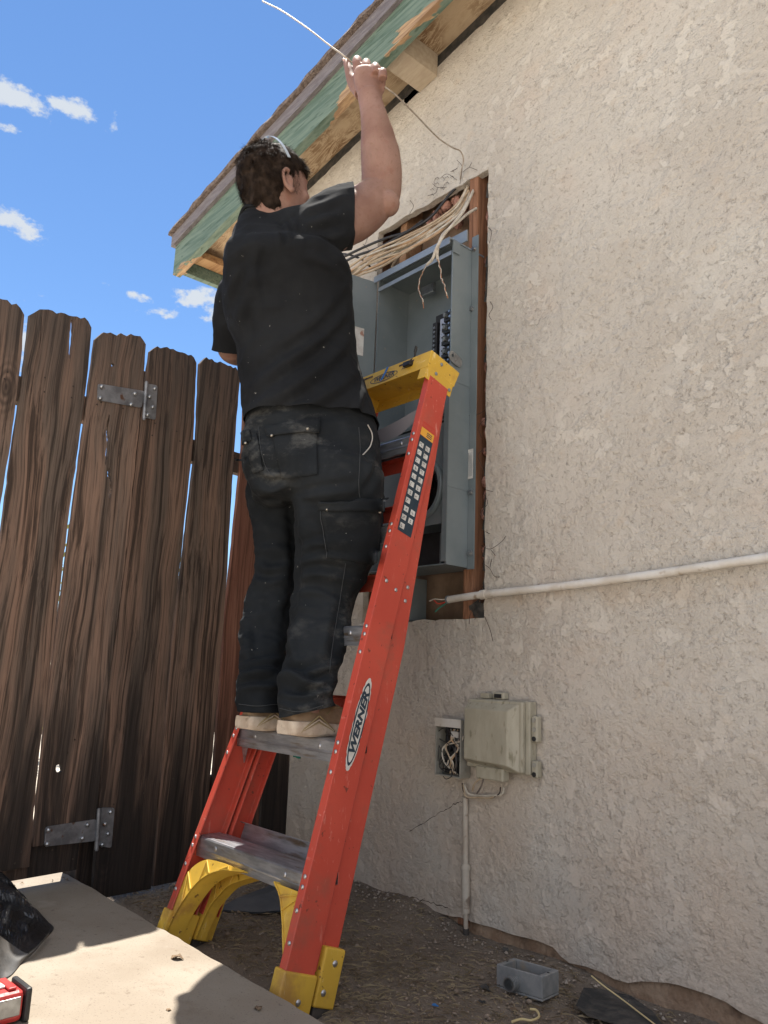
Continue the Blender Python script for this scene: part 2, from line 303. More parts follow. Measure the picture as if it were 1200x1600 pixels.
    col = k.mix(k.rng(a, .35, .65), (.235, .130, .100), (.30, .180, .142)); col = k.mix(k.rng(f, .55, .7, 0, .4), col, (.20, .10, .07)); col = k.mix(k.rng(k.noise(15, 5), .55, .68, 0, .45), col, (.25, .11, .08)); col = k.mix(k.rng(k.noise(300, 2), .66, .7, 0, .5), col, (.2, .1, .07))
    k.b.inputs['Subsurface Weight'].default_value = .08; k.b.inputs['Subsurface Radius'].default_value = (.01, .004, .002); k.b.inputs['Subsurface Scale'].default_value = .5
    M['skin'] = k.done(col, k.bump(k.noise(180, 3), .25, .0012))
    M['hair'] = mat('dark_brown_hair', (.014, .009, .0065), .75, col2=(.032, .021, .015), scale=50, spec=.12)
    M['nail'] = mat('finger_nail', (.6, .38, .3), .35)
    def cloth(name, c1, c2, dust, dl, dh, sc_=900, da=.5):
        k = NT(name, .95, .06); a = k.noise(6, 4); d = k.noise(1., 6, .7, vec=k.map((9, 9, 16))); d2 = k.noise(3.3, 3)
        col = k.mix(k.rng(a, .3, .7), c1, c2); col = k.mix(k.math('MULTIPLY', k.rng(d, dl, dh), k.rng(d2, .42, .62, 0, da)), col, dust)
        col = k.mix(k.rng(k.noise(75, 2), .745, .76, 0, .7), col, (.3, .3, .28))
        k.b.inputs['Sheen Weight'].default_value = .02; k.b.inputs['Sheen Roughness'].default_value = .4
        nb = k.bump(k.noise(22, 4), .3, .006); nb = k.bump(k.noise(sc_, 2), .3, .0008, nb)
        return k.done(col, nb)
    M['shirt'] = cloth('black_cotton_shirt', (.0125, .0135, .0155), (.019, .0205, .023), (.045, .045, .045), .58, .8, da=.3)
    M['denim'] = cloth('black_work_trousers', (.0125, .0145, .017), (.021, .024, .0275), (.11, .11, .105), .47, .68, 700, .6)
    M['thread'] = mat('grey_seam_thread', (.045, .05, .055), .8)
    M['lining'] = mat('pale_pocket_lining', (.45, .43, .40), .8)
    M['brass'] = mat('worn_snap', (.42, .38, .32), .35, .9)
    M['shoe'] = mat('tan_suede', (.30, .205, .125), .85, col2=(.22, .145, .085), scale=16, bump=.3, bscale=120, bdist=.002)
    M['shoe_trim'] = mat('olive_shoe_trim', (.33, .26, .13), .6, col2=(.25, .19, .10), scale=30)
    M['sole'] = mat('cream_foam_sole', (.55, .46, .36), .75, col2=(.42, .33, .25), scale=18, bump=.3, spots=(.22, .16, .11), spot_scale=34, spot_lo=.56, spot_hi=.72)
    M['clear'] = mat('clear_plastic_band', (.34, .38, .43), .15, spec=.8)
    M['bag'] = mat('black_plastic_film', (.012, .012, .013), .32, col2=(.03, .03, .032), scale=10, bump=.4, bscale=30, bdist=.01, spec=.7)
    M['grey_film'] = mat('dusty_grey_film', (.10, .10, .10), .5, col2=(.16, .155, .15), scale=14, bump=.3, bscale=40)
    M['slate'] = mat('slate_plastic_sheet', (.07, .078, .09), .6, col2=(.10, .105, .115), scale=8, bump=.2)
    M['red_tool'] = mat('red_tool_plastic', (.42, .03, .03), .4, col2=(.50, .05, .045), scale=20, bump=.1)
    M['straw'] = mat('dry_straw', (.33, .26, .16), .9, col2=(.17, .125, .08), scale=10)
    M['twine'] = mat('pale_string', (.62, .50, .26), .9)
    M['leaf_dry'] = mat('dry_leaf', (.22, .15, .09), .9, col2=(.12, .08, .05), scale=60, bump=.4)
    M['pebble'] = mat('pebble', (.32, .25, .19), .9, col2=(.2, .15, .11), scale=30)
    M['crumb'] = mat('stucco_crumb', (.40, .34, .28), .95, col2=(.26, .21, .17), scale=60)
    M['teal'] = mat('teal_cloth', (.01, .16, .12), .8, bump=.3)
    M['white_cloth'] = mat('grubby_white_cloth', (.5, .5, .47), .9, col2=(.3, .29, .26), scale=40, bump=.5)
    M['bush'] = mat('yellow_green_leaves', (.13, .15, .03), .7, col2=(.26, .25, .06), scale=6)
    M['bark'] = mat('bark', (.12, .085, .06), .9, col2=(.07, .05, .035), scale=20, bump=.6)
    M['tape'] = mat('translucent_tape', (.2, .19, .21), .3, spec=.6)

# ------------------------------------------------------------------ mesh builder
COL = sc.collection
class MB:
    def __init__(s): s.v = []; s.f = []; s.mi = []
    def add(s, vs, fs, mi=0):
        o = len(s.v); s.v += [tuple(map(float, p)) for p in vs]; s.f += [tuple(i+o for i in f) for f in fs]; s.mi += [mi]*len(fs); return s
    def box(s, a, b, fr=None, mi=0):
        (x0, y0, z0), (x1, y1, z1) = a, b
        vs = [(x0, y0, z0), (x1, y0, z0), (x1, y1, z0), (x0, y1, z0), (x0, y0, z1), (x1, y0, z1), (x1, y1, z1), (x0, y1, z1)]
        if fr: vs = [fr(*p) for p in vs]
        return s.add(vs, [(0, 3, 2, 1), (4, 5, 6, 7), (0, 1, 5, 4), (1, 2, 6, 5), (2, 3, 7, 6), (3, 0, 4, 7)], mi)
    def bbox(s, a, b, r=.003, fr=None, mi=0):
        """box with bevelled edges"""
        bm = bmesh.new(); bmesh.ops.create_cube(bm, size=1.)
        for v in bm.verts: v.co = Vector([(a[i]+b[i])/2+v.co[i]*(b[i]-a[i]) for i in range(3)])
        r = min(r, .45*min(abs(b[i]-a[i]) for i in range(3)))
        bmesh.ops.bevel(bm, geom=bm.edges[:], offset=r, segments=2, profile=.5, affect='EDGES')
        bm.verts.index_update(); vs = [v.co[:] for v in bm.verts]
        if fr: vs = [fr(*p) for p in vs]
        s.add(vs, [[v.index for v in f.verts] for f in bm.faces], mi); bm.free(); return s
    def tube(s, pts, r, n=8, mi=0, caps=True):
        pts = [np.array(p, float) for p in pts]; rs = [r]*len(pts) if isinstance(r, (int, float)) else list(r)
        rings = []; up = None
        for i, p in enumerate(pts):
            t = pts[min(i+1, len(pts)-1)]-pts[max(i-1, 0)]; t = t/(np.linalg.norm(t)+1e-12)
            if up is None:
                up = np.cross(t, (0, 0, 1.)); up = up if np.linalg.norm(up) > .1 else np.cross(t, (1., 0, 0))
            up = up-t*(up@t); up = up/(np.linalg.norm(up)+1e-12); sd_ = np.cross(t, up)
            rings.append([p+rs[i]*(math.cos(a)*up+math.sin(a)*sd_) for a in [2*math.pi*j/n for j in range(n)]])
        vs = [q for rg in rings for q in rg]; fs = []
        for i in range(len(pts)-1):
            for j in range(n): fs.append((i*n+j, i*n+(j+1) % n, (i+1)*n+(j+1) % n, (i+1)*n+j))
        if caps: fs.append(tuple(range(n-1, -1, -1))); fs.append(tuple((len(pts)-1)*n+j for j in range(n)))
        return s.add(vs, fs, mi)
    def loft(s, st, n=40, mi=0, caps=True):
        """st: list of (centre, e1, e2, a, b, power)"""
        rings = []
        for (c, e1, e2, a, b, pw) in st:
            for j in range(n):
                t = 2*math.pi*j/n; ct, sn = math.cos(t), math.sin(t)
                rings.append(np.array(c)+np.array(e1)*a*math.copysign(abs(ct)**(2/pw), ct)+np.array(e2)*b*math.copysign(abs(sn)**(2/pw), sn))
        fs = []
        for i in range(len(st)-1):
            for j in range(n): fs.append((i*n+j, i*n+(j+1) % n, (i+1)*n+(j+1) % n, (i+1)*n+j))
        if caps: fs.append(tuple(range(n-1, -1, -1))); fs.append(tuple((len(st)-1)*n+j for j in range(n)))
        return s.add(rings, fs, mi)
    def ball(s, c, r, seg=12, mi=0, e=None):
        r = (r, r, r) if isinstance(r, (int, float)) else r; e = e or ((1, 0, 0), (0, 1, 0), (0, 0, 1)); c = np.array(c, float)
        vs = []; k = seg//2
        for i in range(k+1):
            ph = math.pi*i/k
            for j in range(seg):
                th = 2*math.pi*j/seg; q = (math.sin(ph)*math.cos(th)*r[0], math.sin(ph)*math.sin(th)*r[1], math.cos(ph)*r[2])
                vs.append(c+q[0]*np.array(e[0])+q[1]*np.array(e[1])+q[2]*np.array(e[2]))
        fs = []
        for i in range(k):
            for j in range(seg): fs.append((i*seg+j, i*seg+(j+1) % seg, (i+1)*seg+(j+1) % seg, (i+1)*seg+j))
        return s.add(vs, fs, mi)
    def build(s, name, m, parent=None, smooth=False, weld=False, fixn=True):
        me = bpy.data.meshes.new(name); loc = Vector(parent_loc(parent)) if parent else Vector()
        me.from_pydata([(Vector(p)-loc)[:] for p in s.v], [], s.f); me.validate()
        for x in (m if isinstance(m, (list, tuple)) else [m]): me.materials.append(x)
        if isinstance(m, (list, tuple)) and len(me.polygons) == len(s.mi): me.polygons.foreach_set('material_index', s.mi)
        if fixn or weld:
            bm = bmesh.new(); bm.from_mesh(me)
            if weld: bmesh.ops.remove_doubles(bm, verts=bm.verts, dist=1e-5)
            if fixn: bmesh.ops.recalc_face_normals(bm, faces=bm.faces)
            bm.to_mesh(me); bm.free()
        if smooth:
            me.polygons.foreach_set('use_smooth', [True]*len(me.polygons))
            if smooth != 'all': me.set_sharp_from_angle(angle=R(35))
        return link(name, me, parent)
def parent_loc(p):
    l = Vector()
    while p is not None: l += p.location; p = p.parent
    return l
def link(name, me, parent=None):
    o = bpy.data.objects.new(name, me); COL.objects.link(o)
    if parent is not None: o.parent = parent
    return o
def tag(o, label=None, cat=None, group=None, kind=None):
    if label: o['label'] = label
    if cat: o['category'] = cat
    if group: o['group'] = group
    if kind: o['kind'] = kind
    return o
def thing(name, loc, label, cat, group=None):
    o = bpy.data.objects.new(name, None); COL.objects.link(o); o.location = tuple(map(float, loc)); o.empty_display_size = .1
    return tag(o, label, cat, group)
def crom(pts, k=6):
    """Catmull-Rom through points (any dimension)"""
    P = [np.array(p, float) for p in pts]; P = [2*P[0]-P[1]]+P+[2*P[-1]-P[-2]]; o = []
    for i in range(1, len(P)-2):
        for j in range(k):
            t = j/k; o.append(.5*((2*P[i])+(-P[i-1]+P[i+1])*t+(2*P[i-1]-5*P[i]+4*P[i+1]-P[i+2])*t*t+(-P[i-1]+3*P[i]-3*P[i+1]+P[i+2])*t**3))
    o.append(P[-2]); return o
def plate(outline, holes, thick, frame, mi_mb=None, name=None):
    """2-D outline (+ holes) extruded by thick; frame(u,v,w) -> 3-D"""
    loops = [outline]+list(holes); vs = []; es = []
    for lp in loops:
        o = len(vs); vs += [Vector(p) for p in lp]; es += [(o+i, o+(i+1) % len(lp)) for i in range(len(lp))]
    rv, re, rf, *_ = delaunay_2d_cdt(vs, es, [], 0, 1e-7)
    def inside(p, lp):
        c = False; n = len(lp)
        for i in range(n):
            (x1, y1), (x2, y2) = lp[i], lp[(i+1) % n]
            if (y1 > p[1]) != (y2 > p[1]) and p[0] < (x2-x1)*(p[1]-y1)/(y2-y1)+x1: c = not c
        return c
    ff = []
    for f in rf:
        c = sum((rv[i] for i in f), Vector((0, 0)))/len(f)
        if inside(c, outline) and not any(inside(c, h) for h in holes): ff.append(f)
    mb = MB(); n = len(rv)
    V = [frame(p[0], p[1], 0) for p in rv]+[frame(p[0], p[1], thick) for p in rv]
    fs = [tuple(f) for f in ff]+[tuple(i+n for i in reversed(f)) for f in ff]
    cnt = {}
    for f in ff:
        for i in range(len(f)):
            a, b = f[i], f[(i+1) % len(f)]; cnt[(a, b)] = 1
    for (a, b) in list(cnt):
        if (b, a) not in cnt: fs.append((b, a, a+n, b+n))
    mb.add(V, fs); return mb
def jag(p, q, n, amp, seed=0):
    """jagged points from p to q in 2-D (q excluded)"""
    r = random.Random(seed); p = np.array(p, float); q = np.array(q, float); d = q-p; nn = np.array([-d[1], d[0]])/(np.linalg.norm(d)+1e-9)
    return [tuple(p+d*((i+(r.random()-.5)*.5 if i else 0)/n)+nn*(r.uniform(-amp, amp) if i else 0)) for i in range(n)]
def text_verts(s, size=1., shear=0., bold=0.):
    cu = bpy.data.curves.new('t', 'FONT'); cu.body = s; cu.size = size; cu.shear = shear; cu.offset = bold; cu.align_x = 'CENTER'; cu.align_y = 'CENTER'; cu.resolution_u = 3
    o = bpy.data.objects.new('t', cu); COL.objects.link(o); dg = bpy.context.evaluated_depsgraph_get(); dg.update()
    me = bpy.data.meshes.new_from_object(o.evaluated_get(dg)); vs = [v.co[:2] for v in me.vertices]; fs = [tuple(p.vertices) for p in me.polygons]
    bpy.data.objects.remove(o); bpy.data.curves.remove(cu); bpy.data.meshes.remove(me); return vs, fs
FZ0 = 0.
FZ0 = 3.352
build_mats()
XZ = lambda x, z, y=0.: np.array([x, y, z])
SL = .155
# ------------------------------------------------------------------ ground and walkway
def build_ground():
    mb = MB(); n = 120; xs = [-3.2+3.9*i/n for i in range(n+1)]; ys = [-1.0+1.15*j/50 for j in range(51)]
    # one sheet: fine near the ladder, growing cells to the horizon
    def grow(lo, hi, far, k=16):
        a = [lo-(far+lo)*((i/k)**3) for i in range(k, 0, -1)]; b = [hi+(far-hi)*((i/k)**3) for i in range(1, k+1)]; return a, b
    a, b = grow(-3.2, .7, 900); X = a+xs+b; a, b = grow(-1.0, .15, 900); Y = a+ys+b
    vs = []
    for y in Y:
        for x in X:
            z = 0.
            if -3.3 < x < .9 and -1.3 < y < .3:
                z = .022*noise.noise((x*2.1, y*2.1, 0))+.010*noise.noise((x*9, y*9, 3))+.004*noise.noise((x*34, y*34, 5))
                z += max(0, (y+.34)/.34)*.035*(.6+.8*noise.noise((x*3.1, 7, 0)))-max(0, min(1, (y+.45)/.4))*.05*max(0, min(1, (x+1.75)/.9))
                if y < -.70: z -= .025*min(1, (-.70-y)/.1)
            elif y < -.6 and abs(x) < 900: z = -.03 if y > -1.9 else .03
            vs.append((x, y, z))
    W_ = len(X); fs = [(j*W_+i, j*W_+i+1, (j+1)*W_+i+1, (j+1)*W_+i) for j in range(len(Y)-1) for i in range(W_-1)]
    mb.add(vs, fs); o = mb.build('ground', M['dirt'], smooth='all'); tag(o, kind='structure')
    # concrete walkway with a slightly worn edge, running parallel to the wall and on under the gate
    r = random.Random(3); xs = [-5.2+i*.035 for i in range(int(8.2/.035))]
    vs = []; fs = []
    for i, x in enumerate(xs):
        e = -.852+.004*noise.noise((x*7, 0, 0))+.003*noise.noise((x*40, 2, 0)); c = .007+.004*noise.noise((x*25, 5, 1))
        prof = [(e+.004, -.10), (e, .07-c), (e-c*.5, .07-c*.3), (e-c, .07), (e-.06, .071), (-1.3, .071), (-1.6, .071), (-1.98, .071), (-1.98, -.1)]
        vs += [(x, p[0], p[1]) for p in prof]
    k = 9
    for i in range(len(xs)-1):
        for j in range(k-1): fs.append((i*k+j, (i+1)*k+j, (i+1)*k+j+1, i*k+j+1))
    mb = MB(); mb.add(vs, fs); o = mb.build('concrete_walkway', M['concrete']); tag(o, kind='structure')
build_ground()

# ------------------------------------------------------------------ house
OX0, OX1, OZ0, OZ1 = -2.02, -1.412, .928, 2.556       # the opening cut in the stucco
house = thing('house', (-1., .02, 0), 'tan stucco house with peeling green roof edge and an opening cut for the panel', 'house')
def build_house():
    wallt = lambda x: 3.432+SL*x
    bot = [tuple(at_y(x, y)[[0, 2]]) for x, y in ((560, 1402), (600, 1405), (640, 1415), (680, 1424), (719, 1433), (736, 1440), (770, 1449), (803, 1461), (840, 1470), (864, 1480), (876, 1494), (890, 1505),
            (915, 1510), (939, 1519), (960, 1530), (981, 1536), (1020, 1534), (1060, 1539), (1085, 1547), (1107, 1554), (1135, 1566), (1158, 1582), (1180, 1592))]
    bot = [(-2.74, -.06), (-2.6,-.01), (-2.45, -.005), (-2.3, .0)]+[p for p in bot if p[0] > -2.25]
    bot += [(bot[-1][0]+.12, bot[-1][1]-.02), (4.2, -.06)]
    rough = []
    for i in range(len(bot)-1):
        d = math.dist(bot[i], bot[i+1]); n = max(1, min(60, int(d/.03))); rough += jag(bot[i], bot[i+1], n, .004, i)
    rough.append(bot[-1])
    outline = rough+[(4.2, wallt(4.2))]+jag((4.2, wallt(4.2)), (-2.74, wallt(-2.74)), 160, .006, 5)[1:]+[(-2.74, wallt(-2.74))]
    hole = jag((OX0, OZ0), (OX1+.004, OZ0), 16, .004, 1)+jag((OX1+.004, OZ0), (OX1, OZ1-.004), 44, .0035, 2)+jag((OX1, OZ1), (OX0, OZ1+.01), 18, .005, 3)+jag((OX0, OZ1+.01), (OX0, OZ0), 40, .0035, 4)
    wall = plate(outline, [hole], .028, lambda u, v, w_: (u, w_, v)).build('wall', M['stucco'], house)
    # side wall and closed back volume (seen only from a step aside)
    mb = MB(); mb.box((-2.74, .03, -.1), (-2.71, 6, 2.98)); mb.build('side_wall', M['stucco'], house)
    mb = MB()                                           # stucco below the opening is carried by the footing
    fo = [(-2.75, -.25), (4.2, -.25), (4.2, .13), (-2.75, .13)]
    vs = []; fs = []; n = 260
    for i in range(n+1):
        x = -2.73+(5.0)*i/n
        for j, z in enumerate((-.25, -.03, .02, .06, .12)):
            y = .006+(-.018 if j in (1, 2) else 0)+.011*noise.noise((x*9, z*20, 0))+.006*noise.noise((x*31, z*60, 1))
            vs.append((x, y+.026, z))
    fs = [(i*5+j, (i+1)*5+j, (i+1)*5+j+1, i*5+j+1) for i in range(n) for j in range(4)]
    mb.add(vs, fs).build('footing', M['footing'], house, smooth='all')
    # framing behind the opening
    mb = MB().bbox((-1.507, .004, .0), (-1.466, .094, wallt(OX1)), .003); mb.build('stud', M['stud'], house)
    MB().bbox((OX0-.10, .034, .0), (OX0-.06, .124, 3.05), .003).build('stud', M['stud'], house)
    MB().bbox((OX0+.100, .034, 2.30), (OX0+.138, .124, 3.05), .003).build('stud', M['stud_pale'], house)
    MB().bbox((OX0-.058, .036, .86), (OX1-.054, .12, .905), .003).build('sill_plate', M['stud'], house)
    MB().box((-2.7, .130, -.1), (4.1, .142, 2.8)).build('inner_board', M['interior'], house)
    for (x0, x1, z0, z1, sd_) in ((OX0+.25, OX0+.42, 2.485, 2.56, 1), (-1.452, -1.425, 2.1, 2.52, 2), (-1.452, -1.43, 1.5, 2.05, 3), (-1.452, -1.43, 1.12, 1.4, 4)):
        mb = MB()
        for i in range(26):
            r = random.Random(sd_*100+i); mb.ball((r.uniform(x0, x1), r.uniform(.045, .10), r.uniform(z0, z1)), (r.uniform(.008, .024), .02, r.uniform(.012, .03)), 8)
        mb.build('insulation', M['insul'], house, smooth='all')
    mb = MB()                                           # torn black building paper at the cut edge
    for i in range(34):
        r = random.Random(i+50); z = .95+1.55*i/34; x = OX1-.006
        w_ = r.uniform(.008, .022); h = r.uniform(.03, .07); y = r.uniform(.010, .03)
        mb.add([(x-w_, y, z), (x+.004, y+.005, z-.01), (x+.004, y+.003, z+h), (x-w_*.4, y-.004, z+h*.8)], [(0, 1, 2, 3)])
    for i in range(12):
        r = random.Random(i+90); x = OX1-.02-.05*r.random(); z = .93+.02*r.random(); mb.add([(x, .01, z), (x+.03, .012, z-.005), (x+.034, .004, z+.04*r.random()+.01), (x+.005, -.004, z+.03)], [(0, 1, 2, 3)])
    mb.build('building_paper', M['tar'], house)
    # roof: deck, barge board, edge board, shingles, lookout block, eave
    X0, X1 = -3.44, 4.3
    zl = lambda x, c: c+SL*x
    def slab(y0, y1, c0, c1, x0, x1, name, m, seg=1, jit=0., sm=False):
        mb = MB(); vs = []; r = random.Random(len(name)+int(c0*99))
        for i in range(seg+1):
            x = x0+(x1-x0)*i/seg; j = [r.uniform(-jit, jit) for _ in range(4)]
            vs += [(x, y0+j[0], zl(x, c0)), (x, y1, zl(x, c0)), (x, y1, zl(x, c1)), (x, y0+j[2], zl(x, c1)+abs(j[3]))]
        fs = [(a*4+b, a*4+(b+1) % 4, (a+1)*4+(b+1) % 4, (a+1)*4+b) for a in range(seg) for b in range(4)]+[(3, 2, 1, 0), (seg*4, seg*4+1, seg*4+2, seg*4+3)]
        mb.add(vs, fs); return mb.build(name, m, house)
    deck = slab(-.209, 6., 3.492, 3.53, X0+.03, X1, 'roof_deck', M['soffit'])
    slab(-.252, -.211, 3.352, 3.522, X0, X1, 'barge_board', M['green'], 90, .0015)
    slab(-.272, -.2, 3.524, 3.592, X0-.02, X1, 'edge_board', M['drip'], 60, .001)
    slab(-.292, 6., 3.596, 3.612, X0-.035, X1, 'shingles', M['shingle'], 110, .006)
    slab(.004, .026, 3.44, 3.489, X0+.72, X1, 'frieze_gap', M['tar'])
    # side eave: fascia and its inner ledger
    mb = MB(); x = X0; z0 = zl(x, 3.352)
    mb.bbox((x+.001, -.208, z0+.02), (x+.04, 6, z0+.165), .003); mb.build('eave_fascia', M['green'], house)
    mb = MB().bbox((x+.05, -.2, z0+.085), (x+.14, 6, z0+.125), .003); mb.build('eave_blocking', M['bare'], house)
    for y in (.3, .9, 1.5, 2.1): MB().bbox((x+.045, y, z0+.03), (-2.75, y+.04, z0+.135), .003).build('rafter_tail', M['bare'], house)
    # lookout: a painted block between wall and barge board
    for xx in (-1.79, .1):
        mb = MB(); a, b = xx, xx+.100
        vs = [(p, y, zl(p, c)) for y in (-.207, -.002) for p, c in ((a, 3.385), (b, 3.385), (b, 3.488), (a, 3.488))]
        mb.add(vs, [(0, 1, 2, 3), (7, 6, 5, 4), (0, 4, 5, 1), (1, 5, 6, 2), (2, 6, 7, 3), (3, 7, 4, 0)]); mb.build('lookout', M['beige_trim'], house)
    MB().add([(p, y, zl(p, c)) for y in (.0, .018) for p, c in ((-1.89, 3.395), (-1.79, 3.395), (-1.79, 3.486), (-1.89, 3.486))], [(0, 1, 2, 3), (7, 6, 5, 4), (0, 4, 5, 1), (1, 5, 6, 2), (2, 6, 7, 3), (3, 7, 4, 0)]).build('patch', M['tar'], house)
    # chicken-wire lath that the cut has left sticking out
    lath = [[(718, 291), (722, 262), (714, 250)], [(716, 283), (700, 272), (690, 276)], [(700, 292), (684, 293), (676, 287)], [(722, 270), (733, 262), (746, 266)], [(716, 262), (706, 268)], [(733, 262), (737, 254)],
            [(684, 293), (680, 302), (668, 306)], [(759, 640), (750, 646), (738, 650), (727, 648)], [(757, 655), (748, 668), (752, 684)], [(756, 700), (747, 712), (753, 728), (757, 736)], [(755, 770), (762, 786), (752, 800), (757, 812)],
            [(752, 852), (766, 858), (784, 846), (790, 838)], [(766, 858), (774, 868)], [(754, 880), (765, 888), (772, 900), (780, 902)], [(765, 888), (768, 874)], [(755, 915), (748, 930), (753, 946)], [(756, 960), (766, 985), (770, 1002)],
            [(757, 765), (770, 768)], [(762, 355), (768, 362), (765, 380)], [(765, 470), (770, 480), (764, 492), (768, 500)], [(757, 830), (765, 834)], [(745, 945), (735, 960), (733, 975)], [(748, 950), (742, 968)],
            [(640, 312), (646, 322), (640, 334)], [(566, 380), (578, 392), (592, 398)], [(575, 370), (568, 386), (556, 392)]]
    for i, L_ in enumerate(lath):
        r = random.Random(i); mb = MB(); P = [at_y(x, y, -.004-.012*(j % 2)-.006*j) for j, (x, y) in enumerate(L_)]
        P[0] = at_y(*L_[0], .004); mb.tube(crom(P, 4), .0009, 5); mb.build('lath_wire', M['rust_wire'], house)
    # hexagon lath exposed where the coat has flaked above the opening
    mb = MB(); c0 = at_y(690, 298)
    for i in range(-2, 3):
        for j in range(-1, 2):
            if (i+j*2) % 3 == 0: continue
            cx, cz = c0[0]+i*.027+.0, c0[2]+.02+j*.024+(i % 2)*.012
            for k in range(random.Random(i*7+j).choice((2, 3, 4))):
                a = math.pi/3*k; b = a+math.pi/3; mb.tube([(cx+.014*math.cos(a), -.0025, cz+.014*math.sin(a)), (cx+.014*math.cos(b), -.004, cz+.014*math.sin(b))], .0007, 4)
    mb.build('lath_wire', M['rust_wire'], house)
    # hairline cracks
    for L_ in ([(728, 1250), (700, 1262), (640, 1300)], [(560, 1380), (590, 1392), (640, 1402), (700, 1418)]):
        P = [at_y(x, y, -.0004) for x, y in L_]; Q = crom(P, 14); r = random.Random(int(L_[0][0]))
        vs = []; 
        for i, q in enumerate(Q):
            z = q[2]+r.uniform(-.004, .004); wd = .0011*(.4+r.random()); vs += [(q[0], -.0006, z-wd), (q[0], -.0006, z+wd)]
        MB().add(vs, [(2*i, 2*i+2, 2*i+3, 2*i+1) for i in range(len(Q)-1)]).build('crack', M['rust_wire'], house, fixn=False)
build_house()

# ------------------------------------------------------------------ fence and gate
def fuv(P): P = np.array(P); return P[1], P[2]          # coordinates in the fence plane: y and z
def fpt(u, v, w_=0.):                                     # y, z, depth behind -> world
    return np.array([FA[0]-.15*(u-FA[1])-w_*.989, u-w_*.148, v])
def board_outline(left, right, top_l, top_r, bottom_z, seed, notch=()):
    """left/right: lists of photo points down each edge"""
    r = random.Random(seed)
    Lp = [fuv(at_f(*p)) for p in left]; Rp = [fuv(at_f(*p)) for p in right]
    for E in (Lp, Rp):                                    # carry the edge down to the bottom
        (u1, v1), (u0, v0) = E[-1], E[-2]
        if v1 > bottom_z+.02:
            s = (u1-u0)/(v1-v0+1e-9); s = max(-.04, min(.04, s)); E.append((u1+s*(bottom_z-v1), bottom_z+r.uniform(-.01, .01)))
    def edge(E, amp):
        o = []
        for i in range(len(E)-1): o += jag(E[i], E[i+1], max(2, int(abs(E[i+1][1]-E[i][1])/.035)), amp, seed*10+i)
        return o+[E[-1]]
    a = edge(Lp, .0014); b = edge(Rp, .0014)
    (ul, vl), (ur, vr) = a[0], b[0]; n = 15; top = []
    cut = .025
    for i in range(1, n):
        t = i/n; u = ul+(ur-ul)*t; v = vl+(vr-vl)*t
        e = min(t, 1-t)*abs(ur-ul); rise = .030*min(1, e/cut)
        top.append((u, v+rise+r.uniform(-.005, .004)-(.004 if i % 3 == 0 else 0)))
    ol = a[::-1]+top+b                                    # bottom-left .. top-left .. top-right .. bottom-right
    return ol
def hole_at(x, y, rx, ry, seed, n=10, rot=0.):
    c = fuv(at_f(x, y)); r = random.Random(seed); o = []
    for i in range(n):
        a = 2*math.pi*i/n; q = r.uniform(.7, 1.2); du, dv = rx*math.cos(a)*q, ry*math.sin(a)*q
        o.append((c[0]+du*math.cos(rot)-dv*math.sin(rot), c[1]+du*math.sin(rot)+dv*math.cos(rot)))
    return o
def strip_hole(pts, w_, seed):
    P = crom([fuv(at_f(*p)) for p in pts], 5); r = random.Random(seed); a = []; b = []
    for i, p in enumerate(P):
        q = w_*math.sin(math.pi*(i+.5)/(len(P)))**.5*r.uniform(.7, 1.2); a.append((p[0]-q, p[1])); b.append((p[0]+q, p[1]))
    return a+b[::-1]
gate = thing('gate', fpt(-1.1, 0, .0), 'weathered dark brown plank gate on two strap hinges, sky showing through its cracks', 'gate')
fence = thing('fence', fpt(-.4, 0, .0), 'dark brown plank fence section between the gate and the house wall', 'fence')
